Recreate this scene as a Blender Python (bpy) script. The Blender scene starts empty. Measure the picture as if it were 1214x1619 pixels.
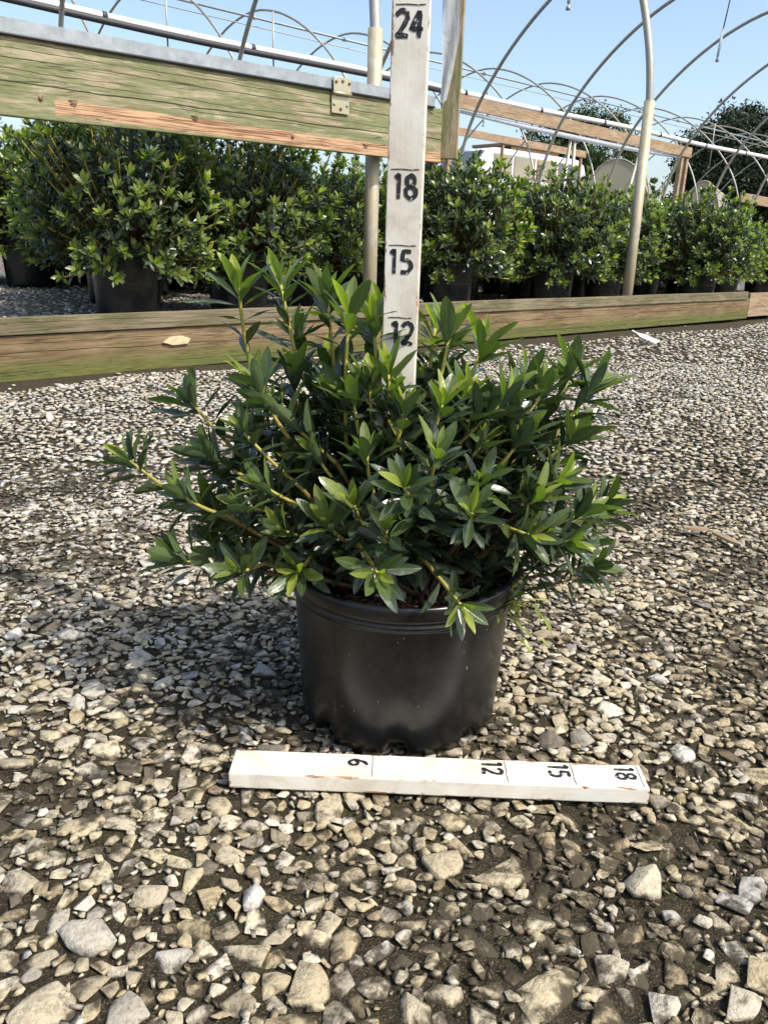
import bpy, bmesh, math, random
import numpy as np
from mathutils import Vector, Matrix, kdtree

random.seed(7)
RNG = np.random.default_rng(11)
SCN = bpy.context.scene
COL = SCN.collection
R = math.radians

# ------------------------------------------------------------------ camera
PITCH, ROLL, EYE = R(17.8), R(1.8), 0.585
cam_d = bpy.data.cameras.new('camera')
cam = bpy.data.objects.new('camera', cam_d)
COL.objects.link(cam)
cam_d.sensor_fit = 'VERTICAL'
cam_d.sensor_height = 36.0
cam_d.lens = 36.0 * 1310.0 / 1619.0
cam_d.clip_start, cam_d.clip_end = 0.02, 2000.0
fw = Vector((0, math.cos(PITCH), -math.sin(PITCH)))
up0 = Vector((0, math.sin(PITCH), math.cos(PITCH)))
rt0 = Vector((1, 0, 0))
rt = rt0 * math.cos(ROLL) + up0 * math.sin(ROLL)
up = up0 * math.cos(ROLL) - rt0 * math.sin(ROLL)
cam.matrix_world = Matrix(((rt.x, up.x, -fw.x, 0), (rt.y, up.y, -fw.y, 0), (rt.z, up.z, -fw.z, EYE), (0, 0, 0, 1)))
SCN.camera = cam

# ------------------------------------------------------------------ light
SUN_EL, SUN_AZ = R(51.0), R(56.0)          # azimuth from -Y (behind the camera) towards +X
sun_dir = Vector((math.sin(SUN_AZ) * math.cos(SUN_EL), -math.cos(SUN_AZ) * math.cos(SUN_EL), math.sin(SUN_EL)))
wd = bpy.data.worlds.new('World')
SCN.world = wd
wd.use_nodes = True
wn = wd.node_tree
sky = wn.nodes.new('ShaderNodeTexSky')
sky.sky_type = 'NISHITA'
sky.sun_disc = False
sky.sun_elevation = SUN_EL
sky.sun_rotation = math.atan2(sun_dir.x, sun_dir.y)
sky.air_density, sky.dust_density, sky.ozone_density = 1.0, 2.6, 1.2
wn.links.new(sky.outputs[0], wn.nodes['Background'].inputs[0])
wn.nodes['Background'].inputs[1].default_value = 0.15
sl = bpy.data.lights.new('sun', 'SUN')
sl.energy, sl.angle, sl.color = 3.0, R(0.53), (1.0, 0.955, 0.88)
so = bpy.data.objects.new('sun', sl)
so.rotation_euler = sun_dir.to_track_quat('Z', 'Y').to_euler()
so.location = (4, -4, 8)
COL.objects.link(so)
SCN.view_settings.view_transform = 'Standard'
SCN.view_settings.look = 'None'
SCN.view_settings.exposure = 0.78
SCN.view_settings.gamma = 1.0
SCN.view_settings.use_curve_mapping = False

# ------------------------------------------------------------------ helpers
def tag(o, label=None, cat=None, group=None, kind=None):
    if label: o['label'] = label
    if cat: o['category'] = cat
    if group: o['group'] = group
    if kind: o['kind'] = kind
    return o

def empty(name, loc=(0, 0, 0)):
    o = bpy.data.objects.new(name, None)
    o.empty_display_size = 0.1
    o.location = loc
    COL.objects.link(o)
    return o

def link(name, me, parent=None, mat=None, matrix=None):
    o = bpy.data.objects.new(name, me)
    COL.objects.link(o)
    if mat is not None and len(me.materials) == 0:
        me.materials.append(mat)
    if parent is not None:
        o.parent = parent
    if matrix is not None:
        o.matrix_local = matrix
    return o

def mesh_np(name, V, F, attrs=None, smooth=False):
    """V (n,3) array, F list of tuples or (m,k) array"""
    me = bpy.data.meshes.new(name)
    V = np.asarray(V, np.float32)
    if isinstance(F, np.ndarray):
        m, k = F.shape
        me.vertices.add(len(V)); me.vertices.foreach_set('co', V.ravel())
        me.loops.add(m * k); me.loops.foreach_set('vertex_index', F.astype(np.int32).ravel())
        me.polygons.add(m)
        me.polygons.foreach_set('loop_start', np.arange(0, m * k, k, dtype=np.int32))
        me.polygons.foreach_set('loop_total', np.full(m, k, np.int32))
        me.update(calc_edges=True)
    else:
        me.from_pydata([tuple(v) for v in V], [], F)
        me.update()
    for an, av in (attrs or {}).items():
        a = me.attributes.new(an, 'FLOAT', 'POINT')
        a.data.foreach_set('value', np.asarray(av, np.float32))
    if smooth:
        me.polygons.foreach_set('use_smooth', np.ones(len(me.polygons), bool))
    return me

def bm_mesh(name, bm, smooth=False):
    me = bpy.data.meshes.new(name)
    bm.to_mesh(me); bm.free()
    if smooth:
        me.polygons.foreach_set('use_smooth', np.ones(len(me.polygons), bool))
    return me

def box_mesh(name, sx, sy, sz, bevel=0.003, cx=0, cy=0, cz=0, cuts=0, wob=0.0):
    bm = bmesh.new()
    bmesh.ops.create_cube(bm, size=1.0)
    for v in bm.verts:
        v.co = Vector((v.co.x * sx, v.co.y * sy, v.co.z * sz))
    if cuts:
        es = [e for e in bm.edges if abs((e.verts[0].co - e.verts[1].co).x) > sx * .5]
        bmesh.ops.subdivide_edges(bm, edges=es, cuts=cuts)
    if bevel:
        bmesh.ops.bevel(bm, geom=[e for e in bm.edges if len(e.link_faces) == 2 and e.calc_face_angle() > .5],
                        offset=bevel, segments=2, profile=.6, affect='EDGES')
    if wob:
        for v in bm.verts:
            k = v.co.x * 3.1
            v.co.z += wob * (math.sin(k) + .5 * math.sin(k * 2.7 + 1)) * (1 if v.co.z > 0 else .7)
            v.co.y += wob * .6 * math.sin(k * 1.7 + 2)
    for v in bm.verts:
        v.co += Vector((cx, cy, cz))
    return bm_mesh(name, bm)

def tube_arrays(P, rad, sides=8, caps=True):
    P = [Vector(p) for p in P]
    n = len(P)
    rads = rad if hasattr(rad, '__len__') else [rad] * n
    T = []
    for i in range(n):
        a = P[max(0, i - 1)]; b = P[min(n - 1, i + 1)]
        T.append((b - a).normalized())
    ref = Vector((0, 0, 1)) if abs(T[0].z) < .9 else Vector((1, 0, 0))
    u = (ref - T[0] * ref.dot(T[0])).normalized()
    V, F = [], []
    for i in range(n):
        u = (u - T[i] * u.dot(T[i])).normalized()
        w = T[i].cross(u)
        for k in range(sides):
            a = 2 * math.pi * k / sides
            V.append(P[i] + (u * math.cos(a) + w * math.sin(a)) * rads[i])
    for i in range(n - 1):
        for k in range(sides):
            a, b = i * sides + k, i * sides + (k + 1) % sides
            F.append((a, b, b + sides, a + sides))
    if caps:
        F.append(tuple(range(sides - 1, -1, -1)))
        F.append(tuple(range((n - 1) * sides, n * sides)))
    return V, F

def tube(name, P, rad, parent, mat, sides=8):
    V, F = tube_arrays(P, rad, sides)
    return link(name, mesh_np(name, V, F, smooth=True), parent, mat)

def lathe(prof, seg, close_top=False):
    V, F = [], []
    for r, z in prof:
        for k in range(seg):
            a = 2 * math.pi * k / seg
            V.append((r * math.cos(a), r * math.sin(a), z))
    for i in range(len(prof) - 1):
        for k in range(seg):
            a, b = i * seg + k, i * seg + (k + 1) % seg
            F.append((a, b, b + seg, a + seg))
    return V, F

# ------------------------------------------------------------------ node helpers
class NT:
    def __init__(s, name):
        s.m = bpy.data.materials.new(name)
        s.m.use_nodes = True
        s.t = s.m.node_tree
        s.b = s.t.nodes['Principled BSDF']
        s.out = s.t.nodes['Material Output']
    def n(s, typ, **kw):
        nd = s.t.nodes.new(typ)
        for k, v in kw.items():
            setattr(nd, k, v)
        return nd
    def l(s, a, b):
        s.t.links.new(a, b)
    def inp(s, sock, val):
        if hasattr(val, 'is_linked') or hasattr(val, 'links'):
            s.l(val, sock)
        elif isinstance(val, (tuple, list)) and len(val) == 3 and sock.type == 'RGBA':
            sock.default_value = (*val, 1)
        else:
            sock.default_value = val
    def coord(s, kind='Object', scale=(1, 1, 1), loc=(0, 0, 0)):
        tc = s.n('ShaderNodeTexCoord')
        mp = s.n('ShaderNodeMapping')
        mp.inputs['Scale'].default_value = scale
        mp.inputs['Location'].default_value = loc
        s.l(tc.outputs[kind], mp.inputs[0])
        return mp.outputs[0]
    def worldpos(s):
        return s.n('ShaderNodeNewGeometry').outputs['Position']
    def noise(s, vec, scale, detail=4, rough=.6, dist=0.0):
        nd = s.n('ShaderNodeTexNoise')
        nd.inputs['Scale'].default_value = scale
        nd.inputs['Detail'].default_value = detail
        nd.inputs['Roughness'].default_value = rough
        nd.inputs['Distortion'].default_value = dist
        s.l(vec, nd.inputs['Vector'])
        return nd.outputs[0]
    def ramp(s, fac, stops, interp='LINEAR'):
        nd = s.n('ShaderNodeValToRGB')
        nd.color_ramp.interpolation = interp
        el = nd.color_ramp.elements
        while len(el) < len(stops): el.new(.5)
        for e, (p, c) in zip(el, stops):
            e.position = p
            e.color = (*c, 1) if len(c) == 3 else c
        s.l(fac, nd.inputs[0])
        return nd.outputs[0]
    def fr(s, fac, a, b, lo=0.0, hi=1.0):
        nd = s.n('ShaderNodeMapRange')
        nd.clamp = True
        s.l(fac, nd.inputs[0])
        for i, v in enumerate((a, b, lo, hi)):
            nd.inputs[i + 1].default_value = v
        return nd.outputs[0]
    def mix(s, fac, a, b, mode='MIX'):
        nd = s.n('ShaderNodeMix', data_type='RGBA', blend_type=mode)
        s.inp(nd.inputs[0], fac); s.inp(nd.inputs[6], a); s.inp(nd.inputs[7], b)
        return nd.outputs[2]
    def math(s, op, a, b=0.0, clamp=False):
        nd = s.n('ShaderNodeMath', operation=op, use_clamp=clamp)
        s.inp(nd.inputs[0], a); s.inp(nd.inputs[1], b)
        return nd.outputs[0]
    def attr(s, name, typ='GEOMETRY'):
        nd = s.n('ShaderNodeAttribute', attribute_name=name, attribute_type=typ)
        return nd.outputs['Fac']
    def sep(s, vec):
        nd = s.n('ShaderNodeSeparateXYZ'); s.l(vec, nd.inputs[0])
        return nd.outputs
    def bump(s, h, strength=.4, dist=.01, prev=None):
        nd = s.n('ShaderNodeBump')
        nd.inputs['Strength'].default_value = strength
        nd.inputs['Distance'].default_value = dist
        s.l(h, nd.inputs['Height'])
        if prev is not None: s.l(prev, nd.inputs['Normal'])
        return nd.outputs[0]
    def set(s, col=None, rough=None, metal=None, normal=None, spec=None):
        if col is not None: s.inp(s.b.inputs['Base Color'], col)
        if rough is not None: s.inp(s.b.inputs['Roughness'], rough)
        if metal is not None: s.inp(s.b.inputs['Metallic'], metal)
        if normal is not None: s.l(normal, s.b.inputs['Normal'])
        if spec is not None: s.inp(s.b.inputs['Specular IOR Level'], spec)
        return s.m

# ------------------------------------------------------------------ materials
def wood_mat(name, dark, mid, light, algae=None, algae_lo=.5, algae_z=None, patch=None, crack=1.0, grain=1.0, lines=()):
    k = NT(name)
    co = k.coord('Object', (1, 1, 1))
    g1 = k.noise(k.coord('Object', (1.5, 17, 20)), 3.0, 7, .65, .8)
    g2 = k.noise(k.coord('Object', (4, 70, 110)), 4.0, 8, .7, .4)
    big = k.noise(k.coord('Object', (1.2, 4, 5)), 1.6, 4, .6, .5)
    c = k.ramp(g1, [(.32, dark), (.47, mid), (.63, light)])
    c = k.mix(k.fr(g2, .50, .66, 0, .55), c, dark, 'MIX')
    pink = k.noise(k.coord('Object', (.9, 6, 10), (7, 3, 1)), 2.0, 5, .65, .6)
    c = k.mix(k.fr(pink, .50, .64, 0, .6), c, tuple(v * w_ for v, w_ in zip(mid, (1.05, .84, .78))))
    c = k.mix(k.fr(big, .50, .66, 0, .6), c, tuple(min(1, v * 1.12) for v in light))
    if algae:
        m = k.fr(k.noise(k.coord('Object', (1.6, 5, 9), (3, 1, 2)), 2.2, 6, .7, .8), algae_lo - .05, algae_lo + .07, 0, .8)
        if algae_z:
            z = k.sep(co)[2]
            zz = k.math('ADD', z, k.fr(k.noise(k.coord('Object', (1.5, 8, 8)), 3, 4), 0, 1, -.03, .03))
            m = k.math('MAXIMUM', k.math('MULTIPLY', m, .55), k.fr(zz, algae_z[0], algae_z[1], .9, 0))
        var = k.noise(k.coord('Object', (3, 20, 24)), 5, 4)
        ac = k.ramp(var, [(.3, tuple(v * .55 for v in algae)), (.65, algae)])
        c = k.mix(m, c, ac)
    h = g1
    if patch:
        x0, x1, z0, z1, pc = patch
        s = k.sep(co)
        e = k.fr(k.noise(k.coord('Object', (4, 20, 40)), 3, 5), 0, 1, -.014, .014)
        zz = k.math('ADD', s[2], e)
        # the torn strip narrows towards one end
        sl_ = k.math('MULTIPLY', k.math('SUBTRACT', s[0], x0), 0.012)
        zz = k.math('ADD', zz, sl_)
        m = k.math('MULTIPLY', k.fr(zz, z0, z0 + .004), k.fr(zz, z1 - .004, z1, 1, 0))
        m = k.math('MULTIPLY', m, k.math('MULTIPLY', k.fr(s[0], x0 - .008, x0), k.fr(s[0], x1, x1 + .01, 1, 0)))
        pg = k.noise(k.coord('Object', (.8, 20, 40)), 3.2, 4, .6, 1.6)
        pcx = k.ramp(pg, [(.43, (.20, .10, .05)), (.49, pc), (.56, tuple(min(1, v * 1.3) for v in pc))])
        c = k.mix(m, c, pcx)
    # long drying cracks
    w = k.noise(k.coord('Object', (.45, 8, 19), (1.3, .2, .7)), 2.4, 2, .4, .25)
    cr = k.math('ABSOLUTE', k.math('SUBTRACT', w, .5))
    crm = k.fr(cr, .0, .010, 1, 0)
    gate = k.fr(k.noise(k.coord('Object', (1.1, 3, 4), (5, 2, 1)), 2, 2), .45, .55)
    crm = k.math('MULTIPLY', k.math('MULTIPLY', crm, gate), crack)
    zc = k.sep(co)[2]
    for q, (zl, amp, thick, lo) in enumerate(lines):
        wob = k.fr(k.noise(k.coord('Object', (1, 0, 0), (q * 3.7, q, 0)), 1.7, 5, .6), .2, .8, -amp, amp)
        dd = k.math('ABSOLUTE', k.math('SUBTRACT', k.math('SUBTRACT', zc, zl), wob))
        gt = k.fr(k.noise(k.coord('Object', (1, 0, 0), (q * 5.1 + 2, q, 0)), 1.1, 2), lo, lo + .06)
        crm = k.math('MAXIMUM', crm, k.math('MULTIPLY', k.fr(dd, thick * .4, thick, 1, 0), gt))
    c = k.mix(k.math('MULTIPLY', crm, .88), c, (.022, .022, .014))
    # fine dirt specks
    sp = k.fr(k.noise(k.coord('Object', (18, 40, 40)), 6, 3), .66, .74, 0, .5)
    c = k.mix(sp, c, (.06, .05, .035))
    b = k.bump(k.math('SUBTRACT', k.math('ADD', g2, k.math('MULTIPLY', g1, .8)), k.math('MULTIPLY', crm, 2.5)), .5 * grain, .004)
    return k.set(c, .85, normal=b, spec=.25)

M = {}
M['hip_wood'] = wood_mat('weathered_hip_board', (.15, .115, .07), (.30, .245, .155), (.41, .36, .245), (.185, .215, .09), .46,
                         patch=(1.69, 4.2, .02, .082, (.40, .255, .15)),
                         lines=((.262, .006, .0016, .45), (.235, .008, .0018, .46), (.205, .010, .0022, .42), (.165, .012, .002, .5), (.118, .010, .0036, .30), (.10, .012, .002, .52), (.22, .014, .0015, .5), (.145, .012, .0016, .46)))
M['base_wood'] = wood_mat('algae_base_plank', (.055, .037, .02), (.15, .10, .054), (.26, .185, .105), (.125, .138, .036), .56, algae_z=(-.055, .02), crack=.7,
                          lines=((.06, .008, .002, .45), (.02, .01, .0022, .42), (-.03, .008, .002, .5), (-.06, .008, .002, .45)))
M['rail_wood'] = wood_mat('grey_rail_plank', (.075, .06, .037), (.155, .125, .075), (.23, .195, .125), (.12, .13, .05), .53, lines=((.012, .006, .0018, .45), (-.012, .006, .0016, .48)))
M['tan_wood'] = wood_mat('dry_tan_lumber', (.14, .095, .058), (.29, .205, .125), (.38, .29, .19), None, crack=.8)
M['jamb_wood'] = wood_mat('greenish_jamb', (.16, .12, .07), (.30, .235, .145), (.40, .33, .21), (.19, .21, .085), .52, crack=.8)
M['ply_wood'] = wood_mat('orange_plywood', (.26, .15, .075), (.38, .25, .13), (.46, .33, .19), None, crack=.3)

def metal_mat(name, col, rough, rust=None, metallic=.85, scale=22):
    k = NT(name)
    a = k.noise(k.coord('Object', (1, 1, 1)), scale, 5, .65)
    c = k.ramp(a, [(.3, tuple(v * .72 for v in col)), (.6, col), (.75, tuple(min(1, v * 1.2) for v in col))])
    if rust:
        c = k.mix(k.fr(k.noise(k.coord('Object', (1, 1, .5)), min(7, scale * .6), 6, .7), .38, .62), c, rust)
    return k.set(c, k.fr(a, .3, .7, rough - .08, rough + .12), metallic, spec=.5)

M['galv'] = metal_mat('galvanised_steel', (.33, .36, .37), .5, None, .35)
M['galv_dull'] = metal_mat('dull_galvanised_pipe', (.42, .42, .40), .5, (.36, .32, .22), .4, 3)
M['post'] = metal_mat('stained_post_pipe', (.46, .42, .32), .55, (.40, .33, .19), .35)
M['zinc'] = metal_mat('yellow_zinc_plate', (.56, .52, .38), .45, (.45, .40, .25), .7)
M['bolt'] = metal_mat('rusty_bolt', (.2, .17, .14), .6, (.2, .09, .04), .4)

def plain_mat(name, col, rough=.5, spec=.5, var=.12, scale=20):
    k = NT(name)
    a = k.noise(k.coord('Object'), scale, 5, .65)
    c = k.ramp(a, [(.3, tuple(v * (1 - var) for v in col)), (.7, tuple(min(1, v * (1 + var)) for v in col))])
    return k.set(c, rough, spec=spec)

M['pvc'] = plain_mat('white_pvc', (.70, .71, .70), .4, .4, .05, 4)
M['black_hose'] = plain_mat('black_hose', (.03, .03, .032), .5)
M['van_white'] = plain_mat('white_van_paint', (.60, .61, .62), .3, .5, .03, 2)
M['rubber'] = plain_mat('tyre_rubber', (.025, .025, .025), .8)
M['dark_glass'] = plain_mat('tinted_glass', (.10, .12, .14), .08, .8, .1, 1)
M['cream_film'] = plain_mat('cream_tunnel_film', (.30, .28, .205), .6, .3, .15, .8)
M['bark'] = plain_mat('tree_bark', (.10, .075, .05), .9, .2, .3, 8)
M['chip'] = plain_mat('pale_wood_chip', (.55, .42, .25), .8, .2, .25, 60)
M['stick'] = plain_mat('dry_brown_stick', (.27, .20, .13), .85, .2, .3, 60)

def film_mat():
    k = NT('milky_plastic_film')
    a = k.noise(k.coord('Object', (3, 3, 1)), 4, 5, .6, .8)
    k.set(k.ramp(a, [(.3, (.62, .65, .68)), (.7, (.82, .84, .85))]), .32, spec=.6, normal=k.bump(a, .6, .02))
    tr = k.n('ShaderNodeBsdfTranslucent'); tr.inputs[0].default_value = (.8, .83, .86, 1)
    tp = k.n('ShaderNodeBsdfTransparent')
    m1 = k.n('ShaderNodeMixShader'); m1.inputs[0].default_value = .4
    m2 = k.n('ShaderNodeMixShader'); m2.inputs[0].default_value = .18
    k.l(k.b.outputs[0], m1.inputs[1]); k.l(tr.outputs[0], m1.inputs[2])
    k.l(m1.outputs[0], m2.inputs[1]); k.l(tp.outputs[0], m2.inputs[2])
    k.l(m2.outputs[0], k.out.inputs[0])
    return k.m
M['film'] = film_mat()

def ruler_mat(hx, hy, hz):
    """white paint worn to bare wood along the arrises; hx hy hz = half sizes in object space, long axis x"""
    k = NT('worn_white_paint')
    co = k.coord('Object')
    s = k.sep(co)
    ax = k.math('SUBTRACT', hx, k.math('ABSOLUTE', s[0]))
    ay = k.math('SUBTRACT', hy, k.math('ABSOLUTE', s[1]))
    az = k.math('SUBTRACT', hz, k.math('ABSOLUTE', s[2]))
    # distance to the nearest long edge = second smallest; to ends as well
    e1 = k.math('MAXIMUM', ay, az)
    e2 = k.math('MAXIMUM', ax, k.math('MINIMUM', ay, az))
    e = k.math('MINIMUM', e1, e2)
    nz = k.noise(k.coord('Object', (1, 2.5, 2.5)), 26, 6, .7, .6)
    wear = k.fr(k.math('ADD', k.math('MULTIPLY', e, 110), k.fr(nz, .3, .7, 0, 1.1)), .40, .62, 1, 0)
    brush = k.noise(k.coord('Object', (10, 160, 160)), 3, 4, .6, .3)
    cross = k.noise(k.coord('Object', (200, 25, 25)), 2, 3, .6)
    stain = k.noise(co, 16, 6, .65, .7)
    c = k.ramp(stain, [(.3, (.47, .41, .31)), (.5, (.65, .60, .50)), (.7, (.72, .69, .61))])
    c = k.mix(k.fr(brush, .60, .76, 0, .22), c, (.52, .43, .31))
    c = k.mix(k.fr(cross, .66, .78, 0, .12), c, (.5, .42, .32))
    sm = k.fr(k.noise(k.coord('Object', (3, 12, 12), (4, 2, 1)), 12, 6, .75, 1.0), .62, .72, 0, .55)
    c = k.mix(sm, c, (.42, .34, .25))
    wood = k.ramp(brush, [(.35, (.18, .09, .05)), (.6, (.42, .24, .12))])
    c = k.mix(wear, c, wood)
    b = k.bump(k.math('ADD', k.math('MULTIPLY', brush, .5), k.math('SUBTRACT', k.math('MULTIPLY', stain, .8), k.math('MULTIPLY', wear, 1.2))), .4, .0012)
    return k.set(c, .62, normal=b, spec=.35)
M['ruler_tall'] = ruler_mat(.46, .0190, .0095)
M['ruler_flat'] = ruler_mat(.235, .0226, .0098)

def ink_mat():
    k = NT('hand_painted_black')
    a = k.noise(k.coord('Object'), 210, 4, .65, .5)
    b = k.noise(k.coord('Object', (1, 1, 1), (3, 1, 2)), 60, 3, .6)
    m = k.math('MAXIMUM', k.fr(a, .60, .66, 0, .75), k.fr(b, .66, .70, 0, .9))
    return k.set(k.mix(m, (.018, .018, .02), (.62, .60, .55)), .5, spec=.4)
M['ink'] = ink_mat()
M['ink_thin'] = plain_mat('thin_pencil_line', (.12, .12, .12), .7, .2, .4, 300)

def pot_mat():
    k = NT('black_pot_plastic')
    co = k.coord('Object')
    a = k.noise(co, 14, 6, .65)
    dust = k.fr(k.noise(k.coord('Object', (1, 1, 1.4), (2, 3, 1)), 7, 6, .7, .5), .4, .75, 0, .18)
    spk = k.fr(k.noise(k.coord('Object', (1, 1, .5)), 260, 2, .5), .735, .76, 0, .5)
    scr = k.fr(k.noise(k.coord('Object', (30, 30, 260)), 2, 2), .72, .76, 0, .12)
    c = k.mix(dust, (.0050, .0052, .0058), (.05, .049, .048))
    c = k.mix(spk, c, (.45, .42, .36))
    c = k.mix(scr, c, (.2, .2, .2))
    ro = k.fr(a, .3, .7, .22, .34)
    return k.set(c, ro, spec=.55, normal=k.bump(k.noise(co, 40, 3), .08, .002))
M['pot'] = pot_mat()

def soil_mat():
    k = NT('bark_potting_mix')
    v = k.n('ShaderNodeTexVoronoi'); v.inputs['Scale'].default_value = 120
    k.l(k.coord('Object', (1, .5, 1)), v.inputs[0])
    c = k.ramp(v.outputs['Color'], [(.2, (.02, .012, .008)), (.6, (.075, .038, .022)), (.9, (.14, .075, .04))])
    return k.set(c, .9, normal=k.bump(v.outputs['Distance'], .9, .006), spec=.2)
M['soil'] = soil_mat()
M['mulch'] = plain_mat('bark_chip', (.11, .055, .03), .85, .25, .5, 90)

def leaf_mat():
    k = NT('azalea_leaf')
    t = k.attr('tint'); rib = k.attr('rib')
    oi = k.n('ShaderNodeObjectInfo').outputs['Random']
    nz = k.noise(k.worldpos(), 38, 3)
    tt = k.math('ADD', t, k.fr(nz, .3, .7, -.07, .07))
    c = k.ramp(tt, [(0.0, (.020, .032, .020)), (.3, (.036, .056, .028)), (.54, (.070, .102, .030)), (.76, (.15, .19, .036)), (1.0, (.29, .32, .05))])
    ribm = k.fr(rib, .03, .14, .6, 0)
    c = k.mix(ribm, c, k.mix(.5, c, (.20, .27, .06)))
    spk = k.fr(k.noise(k.worldpos(), 300, 2), .68, .74, 0, .25)
    c = k.mix(spk, c, (.14, .16, .09))
    bf = k.n('ShaderNodeNewGeometry').outputs['Backfacing']
    under = k.mix(.5, c, (.10, .15, .055))
    c2 = k.mix(bf, c, under)
    vein = k.n('ShaderNodeTexWave'); vein.inputs['Scale'].default_value = 1.0
    ro = k.fr(k.noise(k.worldpos(), 120, 3), .3, .7, .22, .38)
    ro = k.math('ADD', ro, k.math('MULTIPLY', bf, .25))
    bmp = k.bump(k.math('ADD', k.math('MULTIPLY', ribm, -1.0), k.noise(k.worldpos(), 160, 3)), .35, .0012)
    k.t.nodes.remove(vein)
    k.set(c2, ro, spec=.55, normal=bmp)
    tr = k.n('ShaderNodeBsdfTranslucent')
    k.l(k.mix(1.0, c, (1.6, 2.1, .55), 'MULTIPLY'), tr.inputs[0])
    ms = k.n('ShaderNodeMixShader')
    k.l(k.fr(t, .2, 1, .06, .40), ms.inputs[0])
    k.l(k.b.outputs[0], ms.inputs[1]); k.l(tr.outputs[0], ms.inputs[2])
    k.l(ms.outputs[0], k.out.inputs[0])
    return k.m
M['leaf'] = leaf_mat()

def stem_mat():
    k = NT('azalea_stem')
    t = k.attr('tint')
    c = k.ramp(t, [(0, (.05, .03, .018)), (.35, (.12, .085, .03)), (.6, (.32, .26, .05)), (1, (.38, .36, .07))])
    c = k.mix(k.fr(k.noise(k.worldpos(), 180, 3), .5, .7, 0, .4), c, (.2, .14, .05))
    return k.set(c, .6, spec=.3)
M['stem'] = stem_mat()

def tree_leaf_mat(name, dark, light):
    k = NT(name)
    t = k.attr('tint')
    c = k.ramp(t, [(0, dark), (1, light)])
    return k.set(c, .6, spec=.3)
M['tree_a'] = tree_leaf_mat('green_tree_leaf', (.022, .045, .012), (.085, .13, .035))
M['tree_b'] = tree_leaf_mat('dark_oak_leaf', (.014, .026, .010), (.05, .068, .026))

def stone_mat(name, src):
    k = NT(name)
    tone = k.attr('tone', src); big = k.attr('warm', src)
    wp = k.worldpos()
    n1 = k.noise(wp, 55, 5, .65, .4); n2 = k.noise(wp, 210, 4, .7); n3 = k.noise(wp, 900, 2)
    cw = k.ramp(tone, [(0, (.13, .10, .06)), (.18, (.25, .20, .125)), (.45, (.39, .32, .198)), (.75, (.485, .42, .285)), (1, (.61, .555, .425))])
    cg = k.ramp(tone, [(0, (.11, .11, .105)), (.3, (.25, .245, .23)), (.65, (.38, .375, .355)), (1, (.56, .55, .52))])
    c = k.mix(big, cg, cw)
    c = k.mix(k.fr(n1, .38, .68, 0, .5), c, k.mix(1.0, c, (1.3, 1.24, 1.12), 'MULTIPLY'))
    c = k.mix(k.fr(n1, .5, .3, 0, .55), c, k.mix(1.0, c, (.58, .52, .42), 'MULTIPLY'))
    c = k.mix(k.fr(n2, .50, .66, 0, .65), c, k.mix(1.0, c, (.52, .46, .38), 'MULTIPLY'))
    # soil clinging to the bedded edges, algae flecks
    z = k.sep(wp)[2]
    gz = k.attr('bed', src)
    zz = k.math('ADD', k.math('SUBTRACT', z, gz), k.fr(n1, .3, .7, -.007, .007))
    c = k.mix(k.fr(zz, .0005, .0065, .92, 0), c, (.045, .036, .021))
    c = k.mix(k.fr(k.noise(wp, 17, 5, .7), .60, .74, 0, .3), c, (.15, .15, .06))
    h = k.math('ADD', n1, k.math('ADD', k.math('MULTIPLY', n2, .5), k.math('MULTIPLY', n3, .15)))
    return k.set(c, .88, normal=k.bump(h, .8, .006), spec=.25)
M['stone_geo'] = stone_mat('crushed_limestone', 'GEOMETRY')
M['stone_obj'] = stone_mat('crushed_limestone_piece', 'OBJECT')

def ground_mat():
    k = NT('dark_gritty_soil')
    wp = k.worldpos()
    n1 = k.noise(wp, 9, 6, .7, .4); n2 = k.noise(wp, 80, 5, .7); n3 = k.noise(wp, 420, 3, .7)
    soil = k.ramp(n2, [(.3, (.024, .018, .010)), (.55, (.055, .043, .025)), (.75, (.10, .08, .05))])
    moss = k.ramp(n2, [(.3, (.03, .032, .010)), (.7, (.085, .085, .025))])
    soil = k.mix(k.fr(n1, .5, .68, 0, .75), soil, moss)
    soil = k.mix(k.fr(n3, .55, .66, 0, .8), soil, (.22, .185, .125))
    # far away, where single stones can no longer be told apart, the gravel colour takes over
    v = k.n('ShaderNodeTexVoronoi'); v.inputs['Scale'].default_value = 38
    k.l(wp, v.inputs[0])
    vs = k.sep(v.outputs['Color'])
    gc = k.ramp(vs[0], [(0, (.16, .14, .11)), (.5, (.36, .33, .27)), (1, (.56, .53, .46))])
    gc = k.mix(k.fr(v.outputs['Distance'], .32, .5, 0, .9), gc, (.05, .042, .03))
    far = k.fr(k.sep(wp)[1], 9.0, 12.0)
    c = k.mix(far, soil, gc)
    h = k.math('ADD', k.math('MULTIPLY', n2, .6), k.math('MULTIPLY', n3, .35))
    return k.set(c, .92, normal=k.bump(h, 1.0, .02), spec=.2)
M['ground'] = ground_mat()

def raised_mat():
    k = NT('house_floor_gravel')
    wp = k.worldpos()
    v = k.n('ShaderNodeTexVoronoi'); v.inputs['Scale'].default_value = 42
    k.l(wp, v.inputs[0])
    vs = k.sep(v.outputs['Color'])
    gc = k.ramp(vs[0], [(0, (.14, .13, .11)), (.5, (.33, .31, .27)), (1, (.54, .52, .47))])
    gc = k.mix(k.fr(v.outputs['Distance'], .3, .5, 0, .9), gc, (.05, .045, .035))
    return k.set(gc, .9, normal=k.bump(v.outputs['Distance'], .8, -.02), spec=.2)
M['floor'] = raised_mat()

def grass_mat():
    k = NT('meadow_ground')
    a = k.noise(k.worldpos(), .6, 8, .7)
    return k.set(k.ramp(a, [(.3, (.05, .07, .02)), (.7, (.14, .15, .06))]), .9)

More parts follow.
